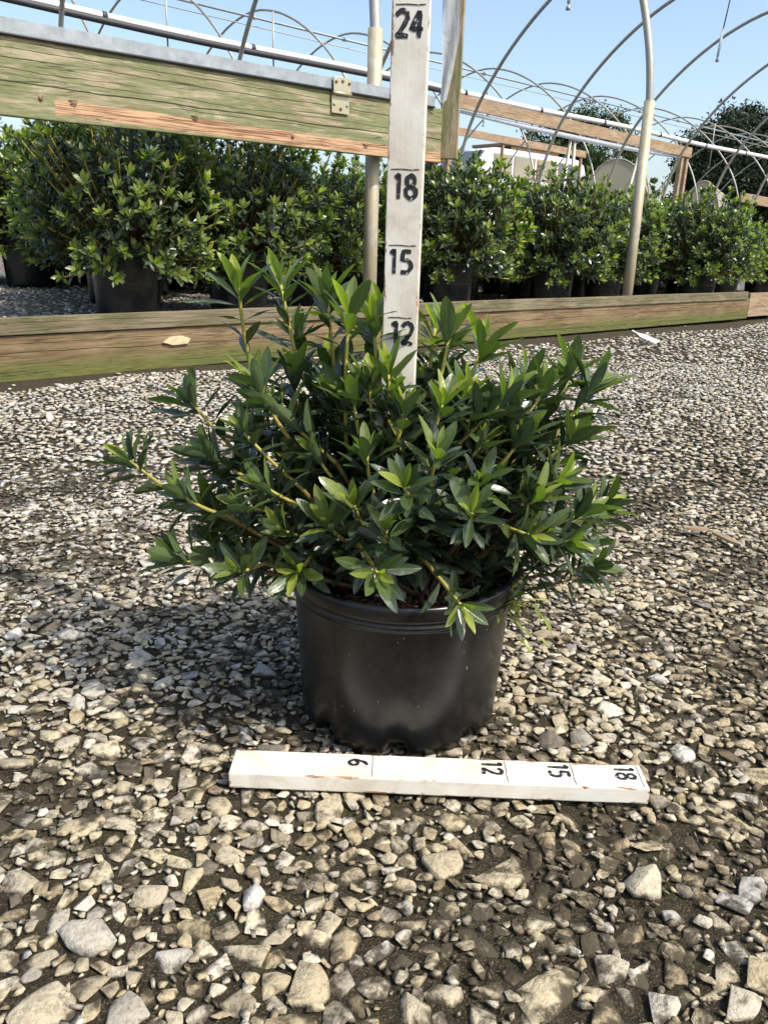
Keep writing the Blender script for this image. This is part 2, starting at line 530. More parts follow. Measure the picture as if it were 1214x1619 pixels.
# ------------------------------------------------------------------ layout frame: s along the hoop house, n into it
A0 = Vector((-1.62, 3.50, 0))
AZ = R(46.5)
DS = Vector((math.sin(AZ), math.cos(AZ), 0))
DN = Vector((-DS.y, DS.x, 0))
def W(s, n, z): return A0 + DS * s + DN * n + Vector((0, 0, z))
def sn_of(x, y):
    px, py = x - A0.x, y - A0.y
    return px * DS.x + py * DS.y, px * DN.x + py * DN.y
ROTZ = math.atan2(DS.y, DS.x)
def bar_matrix(s, n, z, root, rz=0.0, ry=0.0):
    return Matrix.Translation(W(s, n, z) - root.location) @ Matrix.Rotation(ROTZ + rz, 4, 'Z') @ Matrix.Rotation(ry, 4, 'Y')

BED = -0.010
def smooth(a, b, x):
    t = np.clip((x - a) / (b - a), 0, 1)
    return t * t * (3 - 2 * t)
def ground_z(x, y):
    s, n = sn_of(x, y)
    z = BED + .003 * np.sin(x * 9.1 + 1.3 * np.sin(y * 5)) * np.sin(y * 7.3) + .002 * np.sin(x * 31) * np.sin(y * 27 + 2)
    return z + 1.62 * smooth(15.6, 17.6, n)

# ------------------------------------------------------------------ ground
def axis(lo, hi, fine, far):
    a = np.arange(lo, hi, fine)
    st, p, q = fine, [], []
    x = hi
    while x < far: p.append(x); st *= 1.22; x += st
    p.append(far); st, x = fine, lo
    while x > -far: st *= 1.22; x -= st; q.append(max(x, -far))
    return np.unique(np.concatenate([np.array(q), a, np.array(p)]))
gx, gy = axis(-4, 6, .06, 600), axis(-.6, 9, .06, 600)
GX, GY = np.meshgrid(gx, gy)
GV = np.stack([GX.ravel(), GY.ravel(), ground_z(GX, GY).ravel()], 1)
nx, ny = len(gx), len(gy)
ii = (np.arange(ny - 1)[:, None] * nx + np.arange(nx - 1)[None]).ravel()
GF = np.stack([ii, ii + 1, ii + nx + 1, ii + nx], 1)
ground = link('ground', mesh_np('ground', GV, GF, smooth=True), None, M['ground'])
tag(ground, 'grey and tan crushed stone yard bedded in dark mossy soil', 'ground', kind='structure')

def floor_z(s): return np.maximum(.205 - .013 * s, .07)
fs, fn = np.arange(-3.5, 40.1, .25), np.concatenate([np.arange(.05, 1.0, .12), np.arange(1.0, 7.25, .3), [7.25]])
FS, FN = np.meshgrid(fs, fn)
FP = np.stack([A0.x + DS.x * FS + DN.x * FN, A0.y + DS.y * FS + DN.y * FN, floor_z(FS) + .004 * np.sin(FS * 7) * np.sin(FN * 9)], 2).reshape(-1, 3)
nx, ny = len(fs), len(fn)
ii = (np.arange(ny - 1)[:, None] * nx + np.arange(nx - 1)[None]).ravel()
floor = link('raised_gravel_bed', mesh_np('raised_gravel_bed', FP, np.stack([ii, ii + 1, ii + nx + 1, ii + nx], 1), smooth=True), None, M['floor'])
tag(floor, 'raised gravel bed inside the hoop house behind the base planks', 'gravel bed', kind='structure')

# ------------------------------------------------------------------ stones
def stone_hull(npts, seed, bevel):
    rs = random.Random(seed)
    bm = bmesh.new()
    ax = rs.uniform(.72, 1.0)
    for _ in range(npts):
        v = Vector((rs.gauss(0, 1), rs.gauss(0, 1), rs.gauss(0, 1))).normalized() * rs.uniform(.82, 1.08)
        v.x *= 1.18; v.y *= ax
        # crushed stone: one or two flat cleavage faces
        v.z = max(-.8, min(v.z, rs.uniform(.30, .46)))
        bm.verts.new(v)
    r = bmesh.ops.convex_hull(bm, input=bm.verts)
    bmesh.ops.delete(bm, geom=[e for e in r['geom_interior'] if isinstance(e, bmesh.types.BMVert)], context='VERTS')
    loose = [v for v in bm.verts if not v.link_faces]
    bmesh.ops.delete(bm, geom=loose, context='VERTS')
    bmesh.ops.dissolve_limit(bm, angle_limit=R(14), verts=bm.verts, edges=bm.edges)
    if bevel:
        bmesh.ops.bevel(bm, geom=list(bm.edges), offset=bevel, segments=1, profile=.5, affect='EDGES', clamp_overlap=True)
    bmesh.ops.triangulate(bm, faces=bm.faces)
    bm.verts.index_update()
    V = np.array([v.co[:] for v in bm.verts]); F = np.array([[v.index for v in f.verts] for f in bm.faces])
    bm.free()
    return V, F
NEAR_P = [stone_hull(13, 100 + i, .055) for i in range(36)]
FAR_P = [stone_hull(10, 300 + i, 0) for i in range(24)]

BIG = [(-0.111,0.634,0.020,0.95,0.20,0.90), (0.267,0.668,0.026,0.75,0.75,0.85), (0.291,0.640,0.023,0.55,0.10,0.60), (0.124,0.682,0.031,0.55,0.90,0.45), (0.151,0.536,0.034,0.60,0.95,0.40), (-1.139,2.750,0.032,0.95,0.60,0.90), (-0.168,1.070,0.024,0.50,0.00,0.60), (0.219,0.766,0.022,0.50,0.90,0.70), (-0.248,0.578,0.030,0.60,0.40,0.60), (-0.173,0.558,0.022,0.65,0.30,0.50), (0.070,0.686,0.026,0.50,0.85,0.50), (0.374,0.668,0.024,0.60,0.10,0.40), (0.239,0.530,0.022,0.70,0.50,0.50), (-0.481,1.161,0.028,0.60,0.20,0.50), (0.428,0.815,0.018,0.55,0.30,0.50), (0.236,0.959,0.026,0.50,0.80,0.35), (0.260,0.916,0.022,0.40,0.30,0.60), (-0.172,0.768,0.024,0.50,0.90,0.40), (-0.263,0.506,0.034,0.60,0.80,0.50), (-0.337,0.642,0.022,0.60,0.70,0.50), (0.206,0.567,0.022,0.60,0.60,0.50), (0.061,0.536,0.020,0.55,0.80,0.50), (-0.024,0.792,0.020,0.50,0.80,0.50), (0.353,0.647,0.024,0.65,0.10,0.40), (0.310,0.527,0.024,0.70,0.60,0.50), (-0.207,0.631,0.022,0.50,0.70,0.50), (-0.194,0.503,0.028,0.45,0.40,0.50), (-0.107,0.569,0.024,0.60,0.80,0.45), (0.029,0.517,0.024,0.55,0.80,0.50), (-0.353,1.574,0.022,0.50,0.20,0.50), (-0.427,0.991,0.020,0.70,0.60,0.40)]
pts = []                       # x, y, r, tone, warm, flatness
cell = {}
CS = .05
def clash(x, y, r, k):
    cx, cy = int(math.floor(x / CS)), int(math.floor(y / CS))
    for i in (cx - 1, cx, cx + 1):
        for j in (cy - 1, cy, cy + 1):
            for (px, py, pr) in cell.get((i, j), ()):
                if (px - x) ** 2 + (py - y) ** 2 < (k * (pr + r)) ** 2: return True
    return False
def put(x, y, r):
    cell.setdefault((int(math.floor(x / CS)), int(math.floor(y / CS))), []).append((x, y, r))
for b in BIG:
    pts.append([b[0], b[1], b[2] * .72, b[3], b[4], b[5]]); put(b[0], b[1], b[2] * .85)

def half_width(D): return .60 * D + .25
def cand(N, d0, d1):
    # uniform over the ground seen from the camera and a margin to its sides
    D = np.sqrt(RNG.uniform(d0 ** 2, d1 ** 2, N))
    hw = half_width(D)
    x = RNG.uniform(-1, 1, N) * hw
    s, n = sn_of(x, D)
    k = n < -.045
    return x[k], D[k]
def fbm(x, y): return .5 + .25 * np.sin(x * 2.3 + 1.7 * np.sin(y * 1.9)) + .25 * np.sin(y * 3.1 + 2.1 * np.sin(x * 1.3 + 1))
def throw(N, d0, d1, r0, r1, k, sel=None):
    x, y = cand(N, d0, d1)
    r = RNG.uniform(r0, r1, len(x))
    f = fbm(x, y)
    left = np.clip(.22 - x * .50 + (y - .85) * .50, 0, 1)       # paler, tighter stone away to the side
    u = RNG.random(len(x))
    s_, n_ = sn_of(x, y)
    for i in range(len(x)):
        if n_[i] > -.14 - .22 * f[i] and u[i] > .003: continue      # damp bare soil along the planks
        if sel is not None and u[i] > sel(left[i], f[i]): continue
        if clash(x[i], y[i], r[i], k): continue
        put(x[i], y[i], r[i])
        tone = min(1, max(0, RNG.normal(.50 + .20 * left[i], .22)))
        warm = min(1, max(0, RNG.normal(.92 - .48 * left[i], .25)))
        pts.append([x[i], y[i], r[i], tone, warm, RNG.uniform(.28, .46)])
throw(420, .36, 2.2, .0145, .0205, 1.0)
throw(1500, 2.2, 8.9, .015, .021, 1.0)
throw(9000, .36, 2.2, .0095, .0140, .86)
throw(44000, .36, 2.2, .0062, .0100, .79)
throw(34000, 2.2, 4.6, .0095, .015, .84)
throw(26000, 4.6, 8.9, .0120, .018, .86)
throw(60000, .36, 2.0, .0036, .0062, .76, lambda l, f: .6 + .4 * l)
throw(52000, 2.0, 4.8, .006, .0095, .84)
throw(40000, .36, 1.5, .0020, .0036, .84, lambda l, f: .6)
PT = np.array(pts)

def in_ruler(x, y): return -.20 < x < .345 and .752 < y < .868
def in_pot(x, y): return (x - .0265) ** 2 + (y - .985) ** 2 < .125 ** 2
views = []
for i, (x, y, r, tone, warm, fl) in enumerate(PT):
    v = Vector((x, y, -EYE))
    zc = v.dot(fw)
    px = 607 + 1310 * v.dot(rt) / zc; py = 809 - 1310 * v.dot(up) / zc
    hid = (150 < px < 1000 and 560 < py < 920) or (400 < px < 830 and py < 1195) or in_ruler(x, y)
    views.append(0 if (hid or px < 5 or px > 1209 or py > 1612) else r / zc)
order = np.argsort(-np.array(views))
single = set(int(i) for i in order[:300])

def stone_matrix(i):
    x, y, r, tone, warm, fl = PT[i]
    rs = random.Random(i * 13 + 5)
    hz = r * fl
    z = BED + hz * rs.uniform(.05, .38) + (.004 if r < .008 else 0)
    if in_ruler(x, y): z = min(z, -.0035 - hz * .62)
    if in_pot(x, y): z = -.003 - hz
    if y > 2.2: z += .004
    z += float(ground_z(x, y)) - BED
    e = Matrix.Rotation(rs.uniform(0, 6.28), 4, 'Z') @ Matrix.Rotation(rs.gauss(0, .065), 4, 'X') @ Matrix.Rotation(rs.gauss(0, .065), 4, 'Y')
    return Matrix.Translation((x, y, z)) @ e @ Matrix.Diagonal((r * 1.26, r * 1.26, hz * 1.9, 1))

proto_me = []
for j, (V, F) in enumerate(NEAR_P):
    me = mesh_np('stone', V, F); me.materials.append(M['stone_obj']); proto_me.append(me)
VV, FF, TT, WW, off = [], [], [], [], 0
for i in range(len(PT)):
    m = stone_matrix(i)
    if i in single:
        o = link('stone', proto_me[i % len(proto_me)], ground, None, m)
        o['tone'], o['warm'], o['bed'] = float(PT[i][3]), float(PT[i][4]), BED
        continue
    near = PT[i][1] < 1.8 and PT[i][2] > .0058
    V, F = (NEAR_P if near else FAR_P)[i % (36 if near else 24)]
    mm = np.array(m)
    VV.append(V @ mm[:3, :3].T + mm[:3, 3]); FF.append(F + off); off += len(V)
    TT.append(np.full(len(V), PT[i][3])); WW.append(np.full(len(V), PT[i][4]))
VV = np.concatenate(VV)
gm = mesh_np('gravel', VV, np.concatenate(FF), {'tone': np.concatenate(TT), 'warm': np.concatenate(WW), 'bed': np.full(len(VV), BED)})
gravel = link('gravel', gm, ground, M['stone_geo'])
tag(gravel, kind='stuff')

# gravel lying on the raised bed
VV, FF, TT, WW, off = [], [], [], [], 0
cell.clear()
N = 9000
ss = RNG.uniform(-.8, 12, N); nn = RNG.uniform(.08, 3.6, N)
for i in range(N):
    r = RNG.uniform(.010, .019)
    if clash(ss[i], nn[i], r, .92): continue
    put(ss[i], nn[i], r)
    w = W(ss[i], nn[i], 0)
    V, F = FAR_P[i % 24]
    a = RNG.uniform(0, 6.28); c_, s_ = math.cos(a), math.sin(a)
    P = V * np.array([r, r, r * .7])
    P = np.stack([P[:, 0] * c_ - P[:, 1] * s_ + w.x, P[:, 0] * s_ + P[:, 1] * c_ + w.y, P[:, 2] + float(floor_z(ss[i])) + .003], 1)
    VV.append(P); FF.append(F + off); off += len(V)
    TT.append(np.full(len(V), min(1, max(0, RNG.normal(.6, .2))))); WW.append(np.full(len(V), RNG.uniform(0, .5)))
VV = np.concatenate(VV)
fgv = link('gravel', mesh_np('gravel', VV, np.concatenate(FF), {'tone': np.concatenate(TT), 'warm': np.concatenate(WW), 'bed': np.full(len(VV), -1.0)}), floor, M['stone_geo'])
tag(fgv, kind='stuff')

# ------------------------------------------------------------------ near hoop house
house = empty('hoop_house', W(0, 0, 0))
tag(house, 'bare hoop house frame with weathered hip board and mossy base planks', 'greenhouse')
HR = house.location

def plank(name, root, s0, s1, n, z0, z1, th, mat, bevel=.004, cuts=14, wob=.0015, zslope=0.0):
    L_ = s1 - s0
    me = box_mesh(name, L_, th, z1 - z0, bevel, cuts=cuts, wob=wob)
    return link(name, me, root, mat, bar_matrix((s0 + s1) / 2, n, (z0 + z1) / 2, root, 0, -math.atan2(zslope, 1)))

# base planks: lower wide plank, proud narrow rail on top, the next plank beyond the butt joint
plank('base_plank', house, -1.6, 7.0, 0.0, .000, .190, .036, M['base_wood'], zslope=.004)
plank('base_rail', house, -1.6, 6.93, -.010, .190, .262, .040, M['rail_wood'], zslope=.002)
plank('base_plank', house, 7.03, 13.5, 0.01, .03, .255, .038, M['tan_wood'])
# chip torn from the plank face
bm = bmesh.new()
for (x, z) in ((-.075, 0), (-.04, .022), (.03, .026), (.075, .012), (.06, -.012), (-.02, -.016)):
    bm.verts.new((x, -.006 + random.uniform(-.002, .002), z))
bm.faces.new(bm.verts)
ex = bmesh.ops.extrude_face_region(bm, geom=list(bm.faces))
for v in [g for g in ex['geom'] if isinstance(g, bmesh.types.BMVert)]: v.co.y += .012; v.co.x *= .9
bmesh.ops.recalc_face_normals(bm, faces=bm.faces)
link('wood_chip', bm_mesh('wood_chip', bm), house, M['chip'], bar_matrix(.80, -.026, .118, house))

# hip board with steel channel, hinge plate, staples and bolts; long axis x, origin at the plank's lower near corner
hip = empty('hip_board', (0, 0, 0)); hip.parent = house
hip.matrix_local = Matrix.Translation(W(-1.4, -.045, 1.006) - HR) @ Matrix.Rotation(ROTZ, 4, 'Z') @ Matrix.Rotation(-.012, 4, 'Y')
hb = link('board', box_mesh('board', 3.96, .040, .285, .005, 1.98, 0, .1425, cuts=20, wob=.002), hip, M['hip_wood'])
# recolour patch runs in the board's own x
bm = bmesh.new()
prof = [(-.022, 0), (-.022, .052), (.03, .056), (.03, .05), (-.016, .046), (-.016, 0)]
vs0 = [bm.verts.new((.0, y, z)) for y, z in prof]; vs1 = [bm.verts.new((3.86, y, z)) for y, z in prof]
for i in range(6):
    bm.faces.new((vs0[i], vs0[(i + 1) % 6], vs1[(i + 1) % 6], vs1[i]))
bm.faces.new(vs0); bm.faces.new(list(reversed(vs1)))
bmesh.ops.recalc_face_normals(bm, faces=bm.faces)
link('steel_channel', bm_mesh('steel_channel', bm), hip, M['galv'], Matrix.Translation((0, -.008, .287)))
V, F = tube_arrays([(0, -.030, .283), (3.86, -.030, .283)], .0055, 8)
link('channel_lip', mesh_np('channel_lip', V, F, smooth=True), hip, M['black_hose'])
br = empty('hinge_plate', (3.17, -.040, .27)); br.parent = hip
for nm, z0, z1, y in (('upper_leaf', .008, .074, -.004), ('lower_leaf', -.092, -.008, 0.012)):
    link(nm, box_mesh(nm, .115, .005, z1 - z0, .002, 0, y, (z0 + z1) / 2), br, M['zinc'])
V, F = tube_arrays([(-.058, -.002, 0), (.058, -.002, 0)], .0095, 10)
link('hinge_pin', mesh_np('hinge_pin', V, F, smooth=True), br, M['zinc'])
bolt_me = None
def bolt(parent, x, y, z, r, mat):
    V, F = tube_arrays([(0, .004, 0), (0, -.004, 0), (0, -.006, 0)], [r, r, r * .6], 8)
    return link('bolt', mesh_np('bolt', V, F), parent, mat, Matrix.Translation((x, y, z)))
for x, z, m_ in ((-.043, .05, 'bolt'), (0, .056, 'bolt'), (.043, .05, 'bolt'), (-.043, -.05, 'galv'), (0, -.07, 'bolt'), (.043, -.05, 'galv')):
    bolt(br, x, -.008 if z > 0 else .008, z, .0075, M[m_])
def staple(x, z):
    V, F = tube_arrays([(-.016, 0, .006), (.012, -.005, .007), (.016, -.006, 0), (.012, -.005, -.006), (-.010, 0, -.006)], .0023, 6)
    link('staple', mesh_np('staple', V, F), hip, M['bolt'], Matrix.Translation((x, -.0225, z)))
for x, z in ((1.76, .075), (2.32, .075), (3.35, .045)): staple(x, z)
for x, z in ((1.63, .075), (2.87, .045), (.9, .08), (3.6, .05)): bolt(hip, x, -.022, z, .009, M['bolt'])

# upright door jamb at the end of the hip board, plastic film folded round it
jamb = link('jamb', box_mesh('jamb', 1.55, .05, .105, .004, cuts=0), house, M['jamb_wood'],
            Matrix.Translation(W(2.575, -.085, 1.85) - HR) @ Matrix.Rotation(R(-12), 4, 'Z') @ Matrix.Rotation(R(-90), 4, 'Y'))
# film: a creased sheet hanging over the face of the jamb
FVv, FFf = [], []
for j in range(26):
    t = j / 25
    z = .66 - t * 1.14
    wdt = .090 * (1 - max(0, t - .72) * 1.9)
    for i in range(6):
        u = i / 5
        FVv.append((-.060 + u * wdt + .006 * math.sin(t * 9 + u), -.030 - .009 * (math.sin(u * 7 + t * 11) + math.sin(t * 23 + u * 3) * .6 + 1.2), z + .01 * math.sin(u * 9)))
for j in range(25):
    for i in range(5):
        a = j * 6 + i
        FFf.append((a, a + 1, a + 7, a + 6))
link('plastic_film', mesh_np('plastic_film', FVv, FFf, smooth=True), jamb, M['film'], Matrix.Rotation(R(90), 4, 'Y'))

PROFILE = [(0, 0), (0, .9), (0, 1.55), (.012, 1.78), (.06, 2.05), (.16, 2.38), (.31, 2.72), (.55, 3.10), (.96, 3.58), (1.40, 3.98), (1.86, 4.31), (2.35, 4.58), (2.95, 4.80), (3.61, 4.90)]
def arch(pn, pf, z0, base=0.0, wide=7.22, start=0):
    """points of one hoop from foot pn to foot pf (world x,y at ground)"""
    pn, pf = Vector(pn), Vector(pf)
    half = [(u / wide, z) for u, z in PROFILE[start:]]
    full = half + [(1 - u, z) for u, z in reversed(half[:-1])]
    # densify with Catmull-Rom
    out = []
    for i in range(len(full) - 1):
        p0 = full[max(0, i - 1)]; p1 = full[i]; p2 = full[i + 1]; p3 = full[min(len(full) - 1, i + 2)]
        for k in range(3):
            t = k / 3
            q = [.5 * ((2 * p1[c]) + (-p0[c] + p2[c]) * t + (2 * p0[c] - 5 * p1[c] + 4 * p2[c] - p3[c]) * t * t + (-p0[c] + 3 * p1[c] - 3 * p2[c] + p3[c]) * t ** 3) for c in (0, 1)]
            out.append(q)
    out.append(full[-1])
    return [pn.lerp(pf, u) + Vector((0, 0, z + z0)) for u, z in out]

NEAR_S = [-.7, 2.14, 4.96, 7.75, 10.4, 13.0, 15.4, 17.8, 20.2, 22.6, 25.0, 27.4]
FAR_S = [1.0, 3.42, 5.82, 8.22, 10.62, 13.02, 15.42, 17.82, 20.22, 22.62, 25.02, 27.42]
for sa, sb in zip(NEAR_S, FAR_S):
    P = [p - HR for p in arch(W(sa, .085, 0), W(sb, 7.22, 0), 0)]
    hp = tube('hoop', P, .0295, house, M['galv_dull'], 10)
    V, F = tube_arrays([W(sa, .085, -.3) - HR, W(sa, .085, 1.695) - HR], .041, 16)
    link('ground_post', mesh_np('ground_post', V, F, smooth=True), hp, M['post'])
    V, F = tube_arrays([W(sb, 7.22, -.3) - HR, W(sb, 7.22, 2.2) - HR], .036, 10)
    link('ground_post', mesh_np('ground_post', V, F, smooth=True), hp, M['post'])
tube('ridge_pipe', [W(sa * .5 + sb * .5, 3.65, 4.85) - HR for sa, sb in zip(NEAR_S, FAR_S)], .017, house, M['galv_dull'])

# ------------------------------------------------------------------ second hoop house behind, seen over the plants
house2 = empty('hoop_house', W(8, 8.1, 0))
tag(house2, 'farther bare hoop house with a ridge pipe and timber header on posts', 'greenhouse')
H2 = house2.location
S2 = [4.62, 7.02, 9.42, 11.78, 14.1, 16.4, 18.8, 21.3, 23.8, 26.2, 28.6, 31.0, 33.4, 35.8]
for s_ in S2:
    hp = tube('hoop', [p - H2 for p in arch(W(s_, 8.1, 0), W(s_, 15.45, 0), 0, wide=7.3)], .022, house2, M['galv_dull'], 8)
    V, F = tube_arrays([W(s_, 11.77, 4.80) - H2 - DS * .05, W(s_, 11.77, 4.80) - H2 + DS * .05], .04, 8)
    link('clamp', mesh_np('clamp', V, F), hp, M['galv'])
tube('ridge_pipe', [W(s_, 11.77, 4.80) - H2 for s_ in (S2[0] - 2, S2[-1] + 1)], .024, house2, M['galv'])
tube('tie_wire', [W(S2[0] - 2, 11.6, 4.60) - H2, W(S2[-1] + 1, 11.6, 4.60) - H2], .010, house2, M['galv_dull'], 6)
# timber header and its posts
def header(root, n, s0, s1, za, zb, h, mat, th=.05):
    L_ = s1 - s0
    me = box_mesh('header', L_, th, h, .006, cuts=10, wob=.003)
    return link('header', me, root, mat, bar_matrix((s0 + s1) / 2, n, (za + zb) / 2 - h / 2, root, 0, -math.atan2(zb - za, L_)))
header(house2, 8.0, 11.42, 20.35, 3.33, 3.225, .24, M['tan_wood'])
for s_, lean in ((11.36, -.28), (20.0, -.18), (20.25, -.1)):
    V, F = tube_arrays([W(s_ + lean, 8.06, 0) - H2, W(s_, 8.06, 3.2) - H2], .075, 4)
    link('header_post', mesh_np('header_post', V, F), house2, M['tan_wood'])
roll = [W(s_, 8.05, z_) - H2 for s_, z_ in ((11.55, 3.05), (13.5, 3.00), (16, 2.965), (18, 2.955), (20.1, 2.97))]
tube('rolled_curtain', roll, [.03, .05, .06, .05, .03], house2, M['film'], 12)
for s_, dn in ((15.2, .3), (15.35, -.15), (18.05, .9)):
    V, F = tube_arrays([W(s_ - dn, 8.12, 0) - H2, W(s_, 8.1, 2.95) - H2], .038, 8)
    link('brace_pipe', mesh_np('brace_pipe', V, F, smooth=True), house2, M['galv_dull'])
# far side header, with a white roll below it
header(house2, 15.6, 17.4, 26.7, 4.21, 4.12, .23, M['tan_wood'])
for s_ in (17.6, 22.0, 26.5):
    V, F = tube_arrays([W(s_, 15.66, 0) - H2, W(s_, 15.66, 4.05) - H2], .06, 4)
    link('header_post', mesh_np('header_post', V, F), house2, M['tan_wood'])
header(house2, 8.0, 23.5, 33.0, 2.35, 2.15, .26, M['tan_wood'])

# ------------------------------------------------------------------ water pipe above the header
pipe = empty('water_pipe', W(2, 8.3, 0))
tag(pipe, 'long white plastic water pipe with black straps and a black hose below', 'pipe')
PL = pipe.location
def pz(s_): return 3.44 + .02 * math.sin(s_ * .8)
tube('white_pipe', [W(s_, 8.3, pz(s_)) - PL for s_ in np.arange(1, 34, 1.0)], .052, pipe, M['pvc'], 14)
tube('black_hose', [W(s_, 8.22, pz(s_) - .075) - PL for s_ in np.arange(1, 11.6, .6)], .045, pipe, M['black_hose'], 10)
for s_ in (4.6, 7.0, 9.4, 11.9, 14.3, 16.7, 19.2, 21.6, 24, 26.4):
    V, F = tube_arrays([W(s_ - .035, 8.3, pz(s_)) - PL, W(s_ + .035, 8.3, pz(s_)) - PL], .060, 12)
    link('strap', mesh_np('strap', V, F, smooth=True), pipe, M['black_hose'])
for s_ in (5.9, 8.1, 10.8, 13.2, 22.4):
    V, F = tube_arrays([W(s_ - .06, 8.3, pz(s_)) - PL, W(s_ + .06, 8.3, pz(s_)) - PL], .058, 14)
    link('coupling', mesh_np('coupling', V, F, smooth=True), pipe, M['pvc'])
for s_, n_ in ((5.55, 8.3), (7.4, 8.3), (22.0, 8.3)):
    V, F = tube_arrays([W(s_, n_, 4.0) - PL, W(s_, n_, 2.95) - PL], .013, 6)
    link('riser', mesh_np('riser', V, F, smooth=True), pipe, M['galv_dull'])

# hanging sprinklers
def dropper(label, s_, n_, ztop, zmid, zbot, tilt, k=1.0):
    e = empty('sprinkler_dropper', W(s_, n_, zbot))
    tag(e, label, 'sprinkler')
    o = e.location
    tp, md, bt = W(s_ + tilt * 1.6, n_, ztop) - o, W(s_ + tilt * .5, n_, zmid) - o, Vector((0, 0, 0))
    tube('hose', [tp, (tp + md) / 2 + Vector((.01, 0, 0)), md], .010 * k, e, M['black_hose'], 6)
    tube('weight_tube', [md, bt + Vector((0, 0, .06))], .022 * k, e, M['pvc'], 10)
    tube('nozzle', [bt + Vector((0, 0, .07)), bt + Vector((0, 0, .03)), bt + Vector((0, 0, .02)), bt - Vector((0, 0, .02))], [.012 * k, .012 * k, .028 * k, .028 * k], e, M['galv'], 8)
dropper('white sprinkler tube hanging on a long thin hose from the hoop ridge', 12.81, 3.69, 4.85, 4.05, 3.59, .12)
dropper('small sprinkler nozzle just below the hoop ridge above the jamb', 8.72, 3.69, 4.85, 3.95, 3.57, .02)
dropper('short white sprinkler tube below the timber header near the cream tunnel', 24.1, 11.7, 4.7, 3.55, 3.05, .05, 1.4)
dropper('white sprinkler tube hanging in front of the dark oak', 25.6, 7.9, 3.2, 2.75, 2.2, .05, 1.4)
dropper('slim white sprinkler tube in the gap above the van roof', 17.9, 13.0, 4.7, 4.2, 3.85, .05, 1.2)

# ------------------------------------------------------------------ things beyond the houses
HILL = 1.62 + BED
van = empty('white_van', W(25.0, 17.0 + 1.0, HILL))
van.scale = (1.04, 1, 1.03)
van.rotation_euler = (0, 0, ROTZ)
tag(van, 'white minibus with dark windscreen parked behind the timber header', 'van')
def van_profile():
    # side outline, x forward = towards -s (front on the near-camera end)
    return [(-3.75, .35), (-3.9, .9), (-3.75, 1.25), (-2.75, 1.45), (-1.95, 2.28), (-1.6, 2.36), (3.2, 2.36), (3.62, 2.25), (3.8, 1.9), (3.85, .35)]
bm = bmesh.new()
pr = van_profile()
a_ = [bm.verts.new((x, -.98, z)) for x, z in pr]; b_ = [bm.verts.new((x, .98, z)) for x, z in pr]
n_ = len(pr)
for i in range(n_): bm.faces.new((a_[i], a_[(i + 1) % n_], b_[(i + 1) % n_], b_[i]))
bm.faces.new(list(reversed(a_))); bm.faces.new(b_)
bmesh.ops.recalc_face_normals(bm, faces=bm.faces)
bmesh.ops.bevel(bm, geom=list(bm.edges), offset=.09, segments=3, affect='EDGES')
link('body', bm_mesh('body', bm, True), van, M['van_white'])
link('windscreen', box_mesh('windscreen', 1.0, 1.7, .03, .02), van, M['dark_glass'], Matrix.Translation((-2.42, 0, 1.86)) @ Matrix.Rotation(R(-46), 4, 'Y'))
for i, (x0, x1) in enumerate(((-1.75, -.75), (-.65, .55), (.65, 1.85), (1.95, 3.35))):
    w = link('side_window', box_mesh('side_window', x1 - x0, .03, .72, .03), van, M['cream_film'] if i in (0, 1) else M['ply_wood'], Matrix.Translation(((x0 + x1) / 2, -.985, 1.80)))
    link('pane', box_mesh('pane', x1 - x0 - .08, .012, .64, .01), w, M['dark_glass'] if i == 3 else M['cream_film'], Matrix.Translation((0, -.02, 0)))
for x in (-2.6, 2.5):
    for y in (-.88, .88):
        V, F = tube_arrays([(x, y - .11, .34), (x, y + .11, .34)], .34, 20)
        wh = link('wheel', mesh_np('wheel', V, F, smooth=False), van, M['rubber'])
        V, F = tube_arrays([(x, y - .125, .34), (x, y + .125, .34)], .2, 16)
        link('rim', mesh_np('rim', V, F), wh, M['galv'])
for y in (-.7, .7): link('headlight', box_mesh('headlight', .08, .3, .18, .03), van, M['pvc'], Matrix.Translation((-3.86, y, 1.05)))

shed = empty('wooden_shed', W(29.0, 20.6, HILL))
shed.rotation_euler = (0, 0, ROTZ)
tag(shed, 'orange plywood shed with a flat top behind the white minibus', 'shed')
for i in range(8):
    link('wall_board', box_mesh('wall_board', 2.7, .05, .405, .01), shed, M['ply_wood'], Matrix.Translation((1.4 - i * .40, -.9, 1.65)) @ Matrix.Rotation(R(90), 4, 'Y'))
for x_ in (-1.6, 1.68):
    link('side_wall', box_mesh('side_wall', .06, 1.7, 2.7, .01), shed, M['ply_wood'], Matrix.Translation((x_, .0, 1.35)))
link('roof', box_mesh('roof', 3.6, 2.1, .12, .02), shed, M['tan_wood'], Matrix.Translation((0, 0, 3.06)))

def tunnel(label, x, y, half, h, ln, rz):
    e = empty('film_tunnel', (x, y, HILL)); e.rotation_euler = (0, 0, rz)
    tag(e, label, 'polytunnel')
    V, F = [], []
    for j in range(9):
        for i in range(19):
            a = math.pi * i / 18
            V.append((half * math.cos(a), j * ln / 8, h * (math.sin(a) ** .85) * (1 - .012 * (j % 2))))
    for j in range(8):
        for i in range(18):
            q = j * 19 + i; F.append((q, q + 1, q + 20, q + 19))
    link('cover', mesh_np('cover', V, F, smooth=True), e, M['cream_film'])
    link('end_film', mesh_np('end_film', V[:19], [tuple(range(19))]), e, M['cream_film'])
    for j in (0, 2, 4, 6, 8):
        tube('hoop', [(half * 1.01 * math.cos(math.pi * i / 18), j * ln / 8 - .02, h * 1.01 * (math.sin(math.pi * i / 18) ** .85)) for i in range(19)], .03, e, M['galv_dull'], 6)
tunnel('cream film tunnel with a rounded end beneath the timber header', 10.9, 44.0, 1.75, 3.35, 9, R(-20))
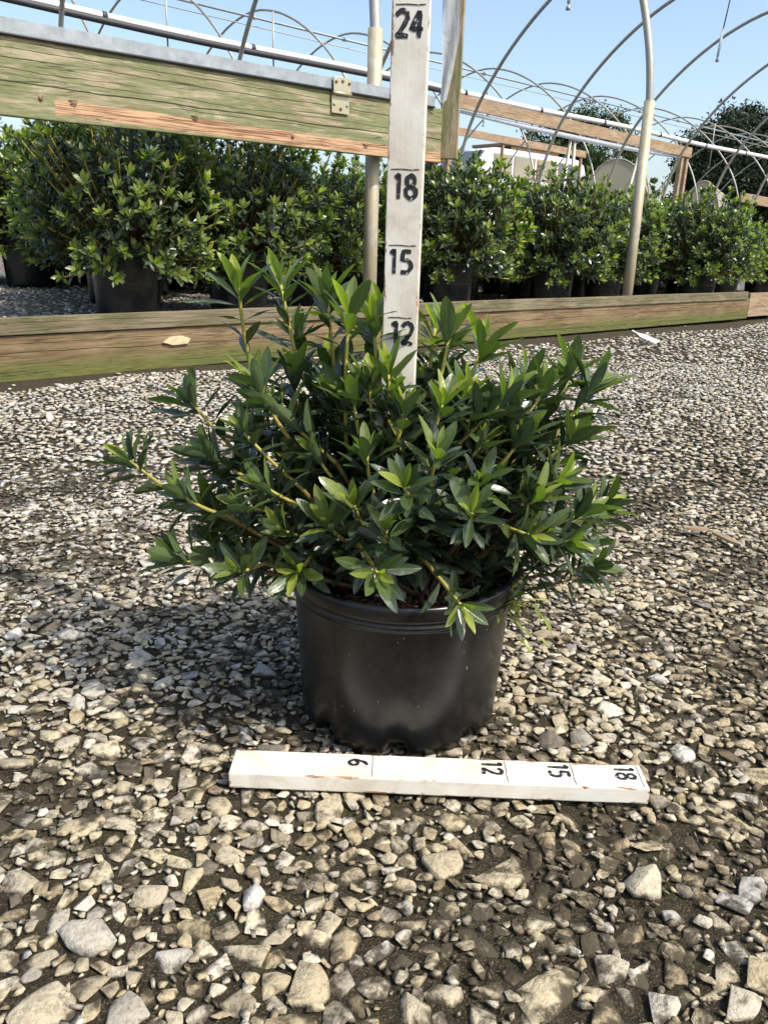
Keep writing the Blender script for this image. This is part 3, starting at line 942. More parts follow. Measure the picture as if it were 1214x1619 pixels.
tunnel('low cream film tunnel in front of the dark oak', 15.6, 45.0, .95, 2.55, 7, R(-25))

# trees
def tree(label, x, y, z0, h, rx, rz, mat, seed, trunk_r, nclump, nleaf, lsize, gap=.62):
    rs = random.Random(seed); rg = np.random.default_rng(seed)
    e = empty('tree', (x, y, z0)); tag(e, label, 'tree')
    V, F = tube_arrays([(0, 0, -.2), (.1, 0, h * .25), (-.1, .1, h * .5), (.05, 0, h * .78)], [trunk_r, trunk_r * .8, trunk_r * .55, trunk_r * .15], 9)
    tk = link('trunk', mesh_np('trunk', V, F, smooth=True), e, M['bark'])
    centres = []
    for i in range(nclump):
        while True:
            p = Vector((rs.uniform(-1, 1), rs.uniform(-1, 1), rs.uniform(-1, 1)))
            if gap < p.length < 1: break
        centres.append((Vector((p.x * rx, p.y * rx, h - rz + p.z * rz)), rs.uniform(.12, .24) * rx, rs.random()))
    for i in range(0, min(len(centres), 40), 3):
        c = centres[i][0]
        st = Vector((0, 0, h * rs.uniform(.25, .6)))
        V, F = tube_arrays([st, (st + c) / 2 + Vector((0, 0, .08 * h)), c], [trunk_r * .35, trunk_r * .2, trunk_r * .05], 5)
        link('limb', mesh_np('limb', V, F, smooth=True), tk, M['bark'])
    P, T = [], []
    for c, r, tn in centres:
        m = int(nleaf / nclump)
        q = rg.normal(0, 1, (m, 3)) * np.array([r, r, r * .7]) * .46
        P.append(q + np.array(c)); T.append(np.clip(tn * .55 + rg.random(m) * .45, 0, 1))
    P = np.concatenate(P); T = np.concatenate(T); m = len(P)
    u = rg.normal(0, 1, (m, 3)); u /= np.linalg.norm(u, axis=1)[:, None]
    w = np.cross(u, rg.normal(0, 1, (m, 3))); w /= np.linalg.norm(w, axis=1)[:, None]
    sz = lsize * rg.uniform(.6, 1.3, (m, 1))
    V = np.stack([P - u * sz, P + w * sz * .55, P + u * sz, P - w * sz * .55], 1).reshape(-1, 3)
    F = np.arange(4 * m).reshape(-1, 4)
    cr = link('crown', mesh_np('crown', V, F, {'tint': np.repeat(T, 4)}), e, mat)
    tag(cr, kind='stuff')
tree('green broad tree behind the timber header and hoops', 10.2, 50, HILL, 6.6, 3.1, 2.9, M['tree_a'], 3, .22, 130, 46000, .085, .35)
tree('pale green sapling crown beside the dark oak gap', 13.6, 50, HILL, 3.5, 1.3, 1.5, M['tree_a'], 4, .10, 30, 11000, .06)
tree('large dark oak with a broad dense crown beyond the hoops', 24.0, 60, HILL, 8.3, 5.3, 4.1, M['tree_b'], 5, .4, 230, 90000, .12, .25)
tree('small pale tree showing through the rolled curtain gap', 6.2, 48, HILL, 3.4, .8, 1.1, M['tree_a'], 8, .08, 20, 6000, .055)

# ------------------------------------------------------------------ leaves and shoots
TS = [0, .13, .32, .54, .76, .92, 1.0]
WS = [.05, .30, .72, 1.0, .80, .42, .03]
def leaf_arrays(width, fold, curl, twist, tint, segs=4):
    V, RB = [], []
    for t, w in zip(TS, WS):
        for j in range(segs + 1):
            v = (j / segs) * 2 - 1
            hw = w * width * .5
            z = fold * abs(v) * hw - curl * t * t + .12 * hw * math.sin(t * 9 + v * 2)
            y = v * hw * (1 - .12 * fold)
            a = twist * t
            V.append((t, y * math.cos(a) - z * math.sin(a) * .3, z + y * math.sin(a)))
            RB.append(abs(v))
    F = []
    k = segs + 1
    for i in range(len(TS) - 1):
        for j in range(segs):
            q = i * k + j
            F.append((q, q + k, q + k + 1, q + 1))
    return np.array(V), np.array(F), np.array(RB), np.full(len(V), tint)
TINTS = (.12, .30, .52, .74, .95)
VAR = []
for ti in TINTS:
    row = []
    for j in range(6):
        rs = random.Random(j * 17 + int(ti * 100))
        row.append(leaf_arrays(rs.uniform(.25, .325), rs.uniform(.15, .5), rs.uniform(-.02, .20), rs.uniform(-.5, .5), ti))
    VAR.append(row)
VAR_ME = []
for row in VAR:
    r_ = []
    for V, F, RB, TI in row:
        me = mesh_np('leaf', V, F, {'rib': RB, 'tint': TI}, True); me.materials.append(M['leaf']); r_.append(me)
    VAR_ME.append(r_)

def frame(P, d, nrm, L_):
    x = d.normalized(); z = (nrm - x * nrm.dot(x)).normalized(); y = z.cross(x)
    return Matrix(((x.x * L_, y.x * L_, z.x * L_, P.x), (x.y * L_, y.y * L_, z.y * L_, P.y), (x.z * L_, y.z * L_, z.z * L_, P.z), (0, 0, 0, 1)))

def curve(base, low, tip, rs, n=7):
    pts_ = []
    c1 = base.lerp(low, .5) + Vector((0, 0, -.012))
    for i in range(n):
        t = i / n
        pts_.append(base * (1 - t) ** 2 + c1 * 2 * t * (1 - t) + low * t * t)
    c2 = low.lerp(tip, .5) + Vector((rs.uniform(-.006, .006), rs.uniform(-.006, .006), -.006))
    for i in range(n + 1):
        t = i / n
        pts_.append(low * (1 - t) ** 2 + c2 * 2 * t * (1 - t) + tip * t * t)
    return pts_

def grow(pts_, start, rs, L0, spacing, whorl, young, tint0):
    """leaves along a shoot: list of (matrix, tint index, size) with the whorl first"""
    out = []
    tip = pts_[-1]; ax = (pts_[-1] - pts_[-3]).normalized()
    ax = (ax + Vector((0, 0, .25))).normalized()
    ref = Vector((1, 0, 0)) if abs(ax.x) < .8 else Vector((0, 1, 0))
    u = (ref - ax * ref.dot(ax)).normalized(); w = ax.cross(u)
    ph = rs.uniform(0, 6.28)
    for i in range(whorl):
        a = ph + i * 2.4 + rs.uniform(-.25, .25)
        al = R(rs.uniform(22, 50)) if i < whorl * .6 else R(rs.uniform(45, 76))
        rad = u * math.cos(a) + w * math.sin(a)
        d = ax * math.cos(al) + rad * math.sin(al)
        nr = ax * math.sin(al) - rad * math.cos(al)
        L_ = L0 * rs.uniform(.78, 1.12)
        ti = tint0 + (1 if i < 3 else 0) + (rs.random() < .25)
        out.append((frame(tip - ax * (.004 + .0022 * i) + rad * .001, d, nr, L_), min(4, ti), L_))
    for i in range(young):
        a = ph + 1.1 + i * 2.1
        al = R(rs.uniform(8, 34))
        rad = u * math.cos(a) + w * math.sin(a)
        d = ax * math.cos(al) + rad * math.sin(al)
        nr = ax * math.sin(al) - rad * math.cos(al)
        L_ = L0 * rs.uniform(.55, .86)
        out.append((frame(tip, d, nr, L_), 4 if rs.random() < .6 else 3, L_))
    # down the stem
    acc, a = 0.0, ph
    for i in range(len(pts_) - 2, start, -1):
        seg = pts_[i + 1] - pts_[i]
        acc += seg.length
        while acc > spacing:
            acc -= spacing * rs.uniform(.8, 1.3)
            a += 2.4 + rs.uniform(-.3, .3)
            t = seg.normalized()
            ref = Vector((1, 0, 0)) if abs(t.x) < .8 else Vector((0, 1, 0))
            u2 = (ref - t * ref.dot(t)).normalized(); w2 = t.cross(u2)
            rad = u2 * math.cos(a) + w2 * math.sin(a)
            al = R(rs.uniform(34, 70))
            d = t * math.cos(al) + rad * math.sin(al)
            d = (d + Vector((0, 0, -.10))).normalized()
            nr = t * math.sin(al) - rad * math.cos(al) + Vector((0, 0, .5))
            L_ = L0 * rs.uniform(.62, 1.05)
            p = pts_[i].lerp(pts_[i + 1], rs.random())
            depth = (len(pts_) - i) / len(pts_)
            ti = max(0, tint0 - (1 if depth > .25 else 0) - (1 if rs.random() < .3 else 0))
            out.append((frame(p, d, nr, L_), ti, L_))
    return out

def merge_leaves(lst, simple=None):
    VV, FF, RB, TI, off = [], [], [], [], 0
    for q, (m, ti, L_) in enumerate(lst):
        V, F, rb, tt = (simple or VAR)[ti][q % 6]
        mm = np.array(m)
        VV.append(V @ mm[:3, :3].T + mm[:3, 3]); FF.append(F + off); off += len(V)
        RB.append(rb); TI.append(tt)
    return np.concatenate(VV), np.concatenate(FF), {'rib': np.concatenate(RB), 'tint': np.concatenate(TI)}

def pot_meshes(prefix, R0, R1, H, seg=72, notch=8):
    prof = [(R0 * .90, 0), (R0 * .985, .003), (R0, .012), (R0 * 1.005, .026), (R0 + (R1 - R0) * .5 - .002, H * .5), (R1 - .0055, H * .83),
            (R1 - .0050, H * .845), (R1 - .0030, H * .85), (R1 - .0028, H * .875), (R1 - .0040, H * .882), (R1 - .0036, H * .90)]
    V, F = lathe(prof, seg)
    V = [list(v) for v in V]
    for i, v in enumerate(V):
        ring = i // seg
        a = 2 * math.pi * (i % seg) / seg
        f = (a * notch / (2 * math.pi)) % 1.0
        if abs(f - .5) < .13 and ring < 4:
            v[2] = [.016, .017, .021, .027][ring] * H / .2
            v[0] *= [1, .965, .975, .99][ring]; v[1] *= [1, .965, .975, .99][ring]
    body = mesh_np(prefix, V, F, smooth=True)
    rim = [(R1 - .0046, H * .893), (R1 - .0010, H * .905), (R1, H * .92), (R1, H * .985), (R1 - .0015, H), (R1 - .0055, H), (R1 - .0075, H * .985), (R1 - .0085, H * .93), (R1 - .012, H * .75), (R1 - .014, H * .5)]
    V, F = lathe(rim, seg)
    rimm = mesh_np('rim', V, F, smooth=True)
    return body, rimm

# ------------------------------------------------------------------ the potted azalea in front
PX, PY = .0265, .985
az = empty('potted_azalea', (PX, PY, 0))
tag(az, 'leafy azalea in a black nursery pot standing on gravel between the two white rulers', 'potted plant')
pb, prm = pot_meshes('pot', .1275, .1425, .202, 96)
pot = link('pot', pb, az, M['pot'], Matrix.Rotation(R(21), 4, 'Z'))
link('rim', prm, pot, M['pot'])
# potting mix: bumpy disc and loose bark chips
SV, SF = [(0, 0, .168)], []
for j in range(1, 13):
    for i in range(48):
        a = 2 * math.pi * i / 48; r = .1325 * j / 12
        SV.append((r * math.cos(a), r * math.sin(a), .165 + .004 * math.sin(a * 5 + j) + random.uniform(-.003, .003)))
for i in range(48): SF.append((0, 1 + i, 1 + (i + 1) % 48))
for j in range(11):
    for i in range(48):
        a, b = 1 + j * 48 + i, 1 + j * 48 + (i + 1) % 48
        SF.append((a, a + 48, b + 48, b))
soil = link('potting_soil', mesh_np('potting_soil', SV, SF, smooth=True), az, M['soil'])
VV, FF, off = [], [], 0
for i in range(420):
    a, r = random.uniform(0, 6.28), .125 * math.sqrt(random.random())
    V, F = FAR_P[i % 24]
    m = np.array(Matrix.Translation((r * math.cos(a), r * math.sin(a), .168 + random.uniform(0, .006))) @ Matrix.Rotation(random.uniform(0, 6.28), 4, 'Z') @ Matrix.Rotation(random.gauss(0, .4), 4, 'X') @ Matrix.Diagonal((random.uniform(.004, .011), random.uniform(.002, .004), .0022, 1)))
    VV.append(V @ m[:3, :3].T + m[:3, 3]); FF.append(F + off); off += len(V)
tag(link('bark_chips', mesh_np('bark_chips', np.concatenate(VV), np.concatenate(FF)), az, M['mulch']), kind='stuff')

SHOOTS = [
    (-0.172,0.970,0.556,-0.163,0.980,0.452), (-0.126,0.980,0.561,-0.107,0.980,0.446), (-0.074,1.000,0.544,-0.064,1.000,0.430), (-0.045,0.930,0.534,-0.045,0.920,0.371),
    (-0.018,0.950,0.520,-0.011,0.950,0.410), (-0.010,1.020,0.527,-0.010,1.000,0.416), (0.069,0.980,0.510,0.057,0.970,0.423), (0.111,1.000,0.497,0.081,0.980,0.407),
    (0.086,0.930,0.442,0.058,0.930,0.372), (0.056,1.040,0.512,0.052,1.020,0.430), (0.132,0.920,0.427,0.057,0.900,0.353), (0.185,0.980,0.448,0.143,0.970,0.365),
    (0.238,0.970,0.435,0.179,0.950,0.356), (0.223,1.020,0.463,0.184,1.000,0.391), (0.019,0.880,0.417,0.004,0.880,0.368), (-0.143,0.920,0.431,-0.112,0.920,0.376),
    (-0.111,0.980,0.431,-0.100,0.980,0.371), (-0.239,1.000,0.397,-0.179,0.990,0.334), (-0.158,0.900,0.383,-0.092,0.900,0.319), (-0.124,0.930,0.403,-0.053,0.900,0.350),
    (-0.312,0.980,0.326,-0.246,0.970,0.281), (-0.230,0.900,0.309,-0.179,0.900,0.286), (-0.158,0.900,0.298,-0.084,0.900,0.289), (-0.242,0.920,0.222,-0.179,0.930,0.212),
    (-0.160,0.860,0.234,-0.136,0.900,0.229), (-0.092,0.840,0.244,-0.077,0.900,0.255), (0.020,0.800,0.354,0.026,0.860,0.317), (-0.005,0.790,0.266,-0.032,0.860,0.278),
    (0.083,0.800,0.229,0.043,0.880,0.251), (0.159,0.860,0.288,0.090,0.920,0.300), (0.236,0.930,0.294,0.168,0.930,0.268), (0.210,0.880,0.273,0.158,0.920,0.279),
    (0.277,1.000,0.281,0.208,0.980,0.260), (0.153,0.920,0.385,0.110,0.920,0.331), (0.217,0.950,0.380,0.159,0.950,0.324), (0.093,0.840,0.317,0.097,0.900,0.276),
    (-0.020,0.860,0.372,-0.005,0.880,0.309), (0.105,0.900,0.380,0.067,0.920,0.315), (-0.078,0.900,0.360,-0.034,0.900,0.310), (-0.209,0.950,0.343,-0.142,0.950,0.307),
    (-0.132,0.880,0.327,-0.077,0.900,0.293), (-0.075,1.040,0.455,-0.065,1.030,0.377), (0.010,0.900,0.441,-0.001,0.910,0.389), (0.170,1.030,0.433,0.131,1.000,0.374),
    (-0.031,0.830,0.324,-0.011,0.880,0.272), (0.053,0.840,0.379,0.051,0.880,0.319), (-0.058,0.840,0.299,-0.032,0.880,0.263), (-0.111,0.880,0.276,-0.064,0.920,0.256),
    (0.003,0.810,0.304,0.004,0.860,0.257), (0.197,0.920,0.334,0.146,0.950,0.292), (-0.113,1.030,0.500,-0.096,1.020,0.426), (-0.037,0.900,0.446,-0.028,0.900,0.376),
    (0.035,1.000,0.441,0.030,0.980,0.375), (-0.214,1.000,0.265,-0.150,1.000,0.250), (-0.050,0.970,0.405,-0.045,0.960,0.346), (0.059,0.880,0.425,0.049,0.890,0.366),
    (-0.011,1.000,0.462,-0.009,1.000,0.393), (0.192,1.000,0.392,0.149,1.000,0.343), (-0.149,1.000,0.349,-0.102,1.000,0.302), (0.000,0.900,0.474,-0.004,0.910,0.403),
    (-0.020,0.900,0.464,-0.015,0.900,0.398),
]
root = Vector((PX, PY, 0))
left_over = []
made = 0
rs = random.Random(5)
order_s = sorted(range(len(SHOOTS)), key=lambda i: SHOOTS[i][1])
def stem_mesh(name, pts_, r0, r1, green):
    n_ = len(pts_)
    V, F = tube_arrays(pts_, [r0 + (r1 - r0) * i / (n_ - 1) for i in range(n_)], 7)
    t = np.repeat(np.clip(np.linspace(green - 1.1, green, n_), 0, 1), 7)
    return mesh_np(name, V, F, {'tint': t}, True)
for q in order_s:
    tx, ty, tz, lx, ly, lz = SHOOTS[q]
    tip, low = Vector((tx, ty, tz)) - root, Vector((lx, ly, lz)) - root
    if tz > .44: tip.z -= .022
    base = Vector((rs.uniform(-.03, .03), rs.uniform(-.03, .03), .165))
    P = curve(base, low, tip, rs)
    st = link('stem', stem_mesh('stem', P, .0036, .0017, 1.0), az, M['stem'])
    tall = tip.z > .44
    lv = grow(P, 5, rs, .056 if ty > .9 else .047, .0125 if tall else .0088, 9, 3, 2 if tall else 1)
    keep = 5 if made < 300 else 0
    for m, ti, L_ in lv[:keep]:
        if made >= 300: left_over.append((m, ti, L_)); continue
        link('leaf', VAR_ME[ti][made % 6], st, None, m); made += 1
    left_over += lv[keep:]
# inner and rear shoots, bushier and darker
nfill = 0
while nfill < 185:
    th, ph = R(rs.uniform(12, 94)), rs.uniform(0, 6.28)
    d = Vector((math.sin(th) * math.cos(ph), math.sin(th) * math.sin(ph), math.cos(th)))
    e = 1 / math.sqrt((d.x / .30) ** 2 + (d.y / (.27 if d.y > 0 else .17)) ** 2 + (d.z / .31) ** 2)
    if d.y < -.2 and th > R(70) and rs.random() < .65: continue
    if d.x > .15 and d.y < .1 and th > R(58) and rs.random() < .6: continue
    tip = Vector((0, 0, .19)) + d * e * rs.uniform(.50, .87)
    if d.x > .2: tip.z = min(tip.z, .42)
    if d.y < -.1 and (tip.z < .27 or tip.y < -.17): continue
    low = Vector((0, 0, .17)).lerp(tip, .5) + Vector((rs.uniform(-.02, .02), rs.uniform(-.02, .02), -.015))
    base = Vector((rs.uniform(-.05, .05), rs.uniform(-.05, .05), .165))
    P = curve(base, low, tip, rs, 5)
    link('stem', stem_mesh('stem', P, .0034, .0015, .42), az, M['stem'])
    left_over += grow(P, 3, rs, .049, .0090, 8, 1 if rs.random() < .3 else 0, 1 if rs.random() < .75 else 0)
    nfill += 1
V, F, at = merge_leaves(left_over)
tag(link('foliage', mesh_np('foliage', V, F, at, True), az, M['leaf']), kind='stuff')

# weed growing at the pot's edge
weed = empty('weed', (PX + .112, PY - .045, .165))
tag(weed, 'thin grassy weed spilling over the rim of the black pot', 'weed')
wl = []
for i in range(46):
    b = Vector((random.uniform(-.03, .015), random.uniform(-.03, .03), 0))
    d = Vector((random.uniform(-.2, 1), random.uniform(-.9, .35), random.uniform(.05, .9))).normalized()
    m = frame(b, d, Vector((0, 0, 1)) + Vector((random.uniform(-.6, .6), random.uniform(-.6, .6), 0)), random.uniform(.022, .06))
    m = m @ Matrix.Diagonal((1, random.uniform(.2, .45), 1, 1))
    wl.append((m, random.choice((2, 3, 3, 4)), .04))
for i in range(9):
    b = Vector((.035 + random.uniform(-.015, .02), -.03 + random.uniform(-.02, .02), random.uniform(-.02, .012)))
    d = Vector((random.uniform(-.4, 1), random.uniform(-.8, .2), random.uniform(-.9, .5))).normalized()
    wl.append((frame(b, d, Vector((random.uniform(-.4, .4), -.5, 1)), random.uniform(.018, .028)), random.choice((3, 4, 4)), .03))
V, F, at = merge_leaves(wl)
tag(link('blades', mesh_np('blades', V, F, at, True), weed, M['leaf']), kind='stuff')
for i in range(7):
    b = Vector((random.uniform(-.02, .02), random.uniform(-.02, .02), -.003)); d = Vector((random.uniform(.3, 1), random.uniform(-1, .3), random.uniform(.2, 1))).normalized()
    V, F = tube_arrays([b, b + d * .03 + Vector((0, 0, .01)), b + d * .055], .0007, 5)
    link('stalk', mesh_np('stalk', V, F, {'tint': np.ones(len(V))}), weed, M['stem'])

# ------------------------------------------------------------------ rulers
GLYPH = {
 '1': [[(.14, .86), (.30, 1.0), (.32, .98), (.31, 0.0)]],
 '2': [[(.06, .80), (.16, .95), (.34, 1.0), (.50, .90), (.53, .72), (.42, .48), (.22, .22), (.06, .03)], [(.06, .03), (.30, .06), (.56, .03)]],
 '4': [[(.42, 1.0), (.24, .64), (.05, .32), (.30, .30), (.60, .30)], [(.44, 1.0), (.43, .5), (.43, 0)]],
 '5': [[(.52, .98), (.14, .99), (.11, .60), (.32, .62), (.50, .48), (.53, .26), (.38, .04), (.06, .06)]],
 '6': [[(.48, .96), (.26, .80), (.10, .50), (.08, .22), (.22, .02), (.42, .03), (.54, .20), (.48, .40), (.30, .46), (.12, .34)]],
 '8': [[(.30, .54), (.12, .66), (.12, .86), (.30, .99), (.48, .86), (.48, .66), (.30, .54), (.08, .38), (.08, .14), (.30, 0), (.52, .14), (.52, .38), (.30, .54)]],
}
def ribbon(lines, wd, th, rs):
    """flat brush strokes in the xy plane with a little thickness"""
    V, F = [], []
    for ln in lines:
        pts_ = []
        for i in range(len(ln) - 1):
            for k in range(3):
                t = k / 3
                pts_.append(Vector((ln[i][0] + (ln[i + 1][0] - ln[i][0]) * t, ln[i][1] + (ln[i + 1][1] - ln[i][1]) * t, 0)))
        pts_.append(Vector((ln[-1][0], ln[-1][1], 0)))
        o = len(V)
        for i, p in enumerate(pts_):
            a = pts_[max(0, i - 1)]; b = pts_[min(len(pts_) - 1, i + 1)]
            t = (b - a).normalized(); nr = Vector((-t.y, t.x, 0))
            w = wd * .5 * rs.uniform(.82, 1.18) * (.75 if i in (0, len(pts_) - 1) else 1)
            for z in (0, th):
                V.append(p + nr * w + Vector((0, 0, z))); V.append(p - nr * w + Vector((0, 0, z)))
        for i in range(len(pts_) - 1):
            q = o + i * 4
            F += [(q + 2, q + 3, q + 7, q + 6), (q, q + 4, q + 5, q + 1), (q, q + 2, q + 6, q + 4), (q + 1, q + 5, q + 7, q + 3)]
        F += [(o, o + 1, o + 3, o + 2), (len(V) - 4, len(V) - 2, len(V) - 1, len(V) - 3)]
    return V, F
def write(parent, text, mat4, h, stroke, rs):
    """the number drawn below its tick; mat4 maps x right, y up (digit space, metres), z out of the face"""
    x = 0.0
    lines = []
    for ch in text:
        for ln in GLYPH[ch]:
            lines.append([((x + px) * h, py * h) for px, py in ln])
        x += .62 if ch != '1' else .56
    wd = (x - .06) * h
    lines = [[(px - wd / 2 - .02 * h, py) for px, py in ln] for ln in lines]
    for k, ln in enumerate(lines):
        lines[k] = [(px + rs.uniform(-.0004, .0004), py + rs.uniform(-.0004, .0004)) for px, py in ln]
    V, F = ribbon(lines, stroke, .0004, rs)
    return link('painted_number', mesh_np('painted_number', V, F), parent, M['ink'], mat4)
def tick(parent, mat4, w, th, mat):
    V, F = ribbon([[(-w / 2, 0), (-w * .1, .0003), (w * .2, -.0003), (w / 2, .0002)]], th, .0004, random.Random(3))
    return link('tick_mark', mesh_np('tick_mark', V, F), parent, mat, mat4)
IN = .0254
rr = random.Random(21)
# upright ruler: object x runs up the ruler
Z0 = .205
RULER_LOW, RULER_HIGH = .160, 1.08
rl = link('measuring_stick', box_mesh('measuring_stick', .92, .038, .019, .0012), None, M['ruler_tall'])
rl.location = (.0120, .9495, (RULER_LOW + RULER_HIGH) / 2)
rl.matrix_world = Matrix(((0, -1, 0, .0120), (0, 0, -1, .9495), (1, 0, 0, .620), (0, 0, 0, 1))) @ Matrix.Rotation(R(-6), 4, 'X')
tag(rl, 'tall worn white measuring stick standing upright inside the azalea pot', 'ruler')
# digit x -> object -y, digit y -> object x, digit z -> object z
def on_tall(zw, dx=0.0):
    return Matrix(((0, 1, 0, zw - .620), (-1, 0, 0, -dx), (0, 0, 1, .00962), (0, 0, 0, 1)))
for inch, tx_, dx in ((24, '24', -.001), (18, '18', .0), (15, '15', -.002), (12, '12', .002)):
    zt = Z0 + inch * IN
    tick(rl, on_tall(zt), .030 if inch > 12 else .026, .0009, M['ink'])
    write(rl, tx_, on_tall(zt - .0055 - .0235, dx), .0235, .0046, rr)
# flat ruler lying on the gravel
fl = link('measuring_stick', box_mesh('measuring_stick', .470, .0452, .0196, .0014), None, M['ruler_flat'])
fl.matrix_world = Matrix.Translation((.0710, .8110, .0092)) @ Matrix.Rotation(R(-.35), 4, 'Z') @ Matrix.Rotation(R(.3), 4, 'Y')
tag(fl, 'short white measuring stick lying flat on gravel against the black pot', 'ruler')
def on_flat(xw, dy=0.0):
    # digit up -> +x, reading direction -> -y
    return Matrix(((0, 1, 0, xw - .0710), (-1, 0, 0, dy), (0, 0, 1, .00992), (0, 0, 0, 1)))
for inch, tx_ in ((6, '6'), (12, '12'), (15, '15'), (18, '18')):
    xt = -.1565 + inch * IN
    tick(fl, on_flat(xt), .040, .0007, M['ink_thin'])
    write(fl, tx_, on_flat(xt - .0045 - .0225, .006), .0225, .0040, rr)

# ------------------------------------------------------------------ potted azaleas inside the hoop house
def simple_leaf(tint, rs):
    w = rs.uniform(.36, .47); f = rs.uniform(.1, .4); c = rs.uniform(0, .18)
    V = []
    for t, hw in ((0, .04), (.35, .75), (.68, .9), (1, .04)):
        for v in (-1, 0, 1):
            V.append((t, v * hw * w * .5, f * abs(v) * hw * w * .5 - c * t * t))
    F = [(a, a + 3, a + 4, a + 1) for r_ in range(3) for a in (r_ * 3, r_ * 3 + 1)]
    return np.array(V), np.array(F), np.array([1, 0, 1] * 4) * 1.0, np.full(12, tint)
SIMPLE = [[simple_leaf(t, random.Random(i * 7 + int(t * 100))) for i in range(6)] for t in TINTS]
def bush_meshes(seed):
    rs = random.Random(seed)
    lv = []
    VV, FF, TT, off = [], [], [], 0
    for i in range(760):
        th, ph = math.acos(rs.uniform(-.62, 1)), rs.uniform(0, 6.28)
        d = Vector((math.sin(th) * math.cos(ph), math.sin(th) * math.sin(ph), math.cos(th)))
        k = rs.uniform(.55, 1.04)
        sq = math.sqrt(max(0, 1 - d.z * d.z)); sq = (sq ** .7) / max(sq, .05)
        tip = Vector((d.x * .49 * k * sq, d.y * .49 * k * sq, .49 + d.z * .49 * k))
        low = Vector((0, 0, .30)).lerp(tip, .62); low.z -= .02
        P = curve(Vector((rs.uniform(-.03, .03), rs.uniform(-.03, .03), .28)), low, tip, rs, 4)
        if i % 3 == 0:
            V, F = tube_arrays(P, .004, 5, False)
            VV.append(np.array([v[:] for v in V])); FF.append(np.array(F) + off); off += len(V); TT.append(np.repeat(np.linspace(0, .8, len(P)), 5))
        outer = k > .85
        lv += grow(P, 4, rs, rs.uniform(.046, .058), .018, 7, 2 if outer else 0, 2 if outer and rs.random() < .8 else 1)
    V, F, at = merge_leaves(lv, SIMPLE)
    cm = mesh_np('crown', V, F, at, True); cm.materials.append(M['leaf'])
    bmm = mesh_np('branches', np.concatenate(VV), np.concatenate(FF), {'tint': np.concatenate(TT)}, True); bmm.materials.append(M['stem'])
    return cm, bmm
BUSH = [bush_meshes(40 + i) for i in range(4)]
bpb, bpr = pot_meshes('pot', .150, .175, .32, 40, 6)
bpb.materials.append(M['pot']); bpr.materials.append(M['pot'])
bsoil = mesh_np('potting_soil', [(.160 * math.cos(2 * math.pi * i / 32), .160 * math.sin(2 * math.pi * i / 32), .27) for i in range(32)], [tuple(range(32))])
bsoil.materials.append(M['soil'])
SPOTS = [
    (.80, .44, 1.04, 'bushy azalea in a black pot behind the base plank with the pale chip'),
    (1.52, .52, 1.06, 'spreading azalea just inside the base rail below the hinge plate'),
    (1.40, 3.30, 1.22, 'azalea in a black pot standing alone on pale gravel under the hip board'),
    (2.45, 1.0, 1.0, 'azalea directly behind the steel post next to the tall ruler'),
    (3.28, .52, 1.10, 'dense azalea just inside the base rail under the jamb'),
    (4.62, .60, 1.09, 'azalea in a wide pot beside the steel post with a tag at its foot'),
    (5.70, .80, 1.05, 'azalea between the tagged steel post and the base rail end'),
    (7.15, .62, 1.12, 'azalea drooping over the butt joint at the base rail end'),
]
def bush(label, s_, n_, k, var, group=None):
    e = empty('potted_azalea', W(s_, n_, float(floor_z(s_)) + .004))
    e.rotation_euler = (0, 0, random.uniform(0, 6.28)); e.scale = (k, k, k)
    tag(e, label, 'potted plant', group)
    cr = link('crown', BUSH[var][0], e); tag(cr, kind='stuff')
    link('branches', BUSH[var][1], e)
    p = link('pot', bpb, e); link('rim', bpr, p)
    link('potting_soil', bsoil, e)
for i, (s_, n_, k, lb) in enumerate(SPOTS):
    bush(lb, s_, n_, k, i % 4)
rs = random.Random(9)
k_ = 0
taken = [(a, b) for a, b, _, _ in SPOTS]
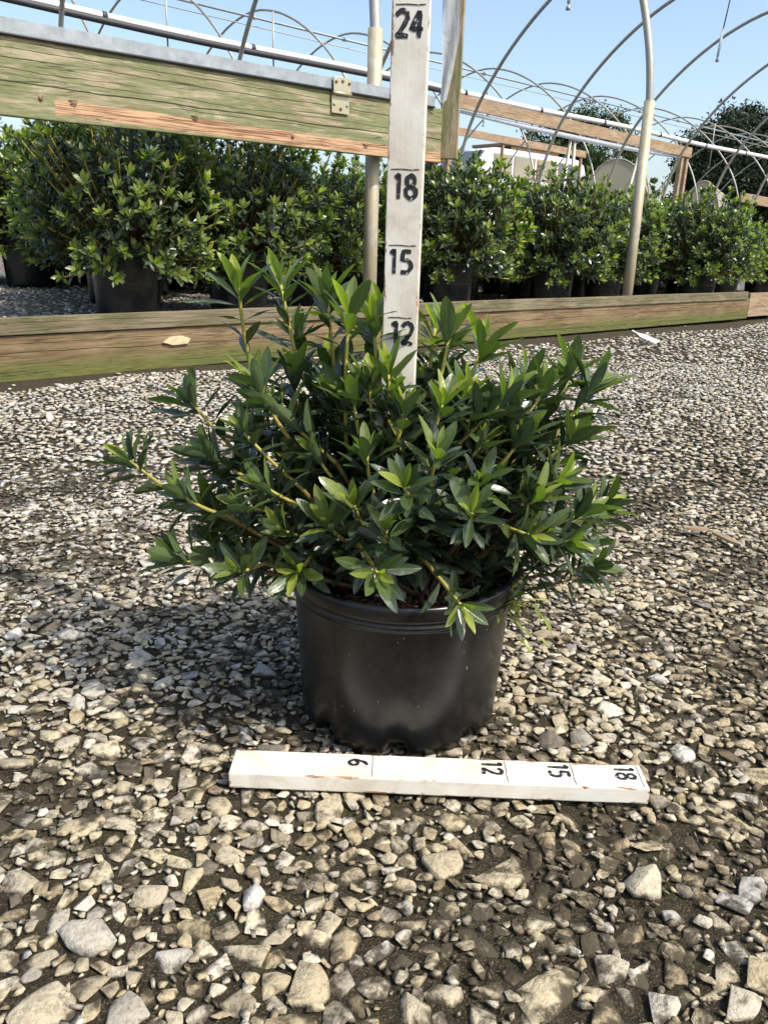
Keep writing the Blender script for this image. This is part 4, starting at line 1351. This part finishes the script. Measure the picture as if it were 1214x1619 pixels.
for row in range(1, 6):
    for j in range(13):
        s_ = -1.2 + j * 1.0 + row * .55 + rs.uniform(-.12, .12); n_ = .62 + row * .80 + rs.uniform(-.12, .12)
        if any((s_ - a) ** 2 + (n_ - b) ** 2 < .62 ** 2 for a, b in taken): continue
        if s_ < 1.35 and 1.0 < n_ < 3.0 and s_ > -1.5 and (s_ - .2) < n_ * .35: continue   # open gravel aisle
        if s_ < -.5 + .3 * n_: continue
        taken.append((s_, n_))
        bush('bushy azalea in a black pot in the rows inside the hoop house', s_, n_, (rs.uniform(1.06, 1.24) if s_ < 2.2 + n_ * .5 else rs.uniform(1.0, 1.10)), k_ % 4, 'potted azaleas in the rows inside the hoop house'); k_ += 1

# ------------------------------------------------------------------ small things on the gravel
tg = link('plant_tag', box_mesh('plant_tag', .26, .045, .0016, .0005, cuts=4), None, M['pvc'],
          Matrix.Translation((1.75, 5.80, .045)) @ Matrix.Rotation(R(-62), 4, 'Z') @ Matrix.Rotation(R(12), 4, 'Y') @ Matrix.Rotation(R(18), 4, 'X'))
for v in tg.data.vertices:
    if v.co.x < -.07: v.co.y *= .25
    v.co.z += .25 * v.co.x * v.co.x
tag(tg, 'white plastic plant tag lying on gravel at the foot of a post', 'plant tag')
def stick(label, x, y, L_, w, rz, h=.006):
    bm = bmesh.new()
    for (px, py) in ((-.5, -.3), (-.3, -.5), (.2, -.4), (.5, -.1), (.42, .4), (-.1, .5), (-.45, .25)):
        bm.verts.new((px * L_, py * w, random.uniform(0, .002)))
    bm.faces.new(bm.verts)
    ex = bmesh.ops.extrude_face_region(bm, geom=list(bm.faces))
    for v in [g for g in ex['geom'] if isinstance(g, bmesh.types.BMVert)]: v.co.z += h * random.uniform(.7, 1.2)
    bmesh.ops.recalc_face_normals(bm, faces=bm.faces)
    o = link('wood_chip', bm_mesh('wood_chip', bm), None, M['stick'], Matrix.Translation((x, y, .006)) @ Matrix.Rotation(rz, 4, 'Z') @ Matrix.Rotation(R(6), 4, 'Y'))
    tag(o, label, 'wood chip')
stick('flat tan bark chip on gravel beside a darker splinter', .69, 1.745, .062, .018, R(10))
stick('dark brown splinter on gravel beside a tan bark chip', .735, 1.68, .075, .016, R(-62))
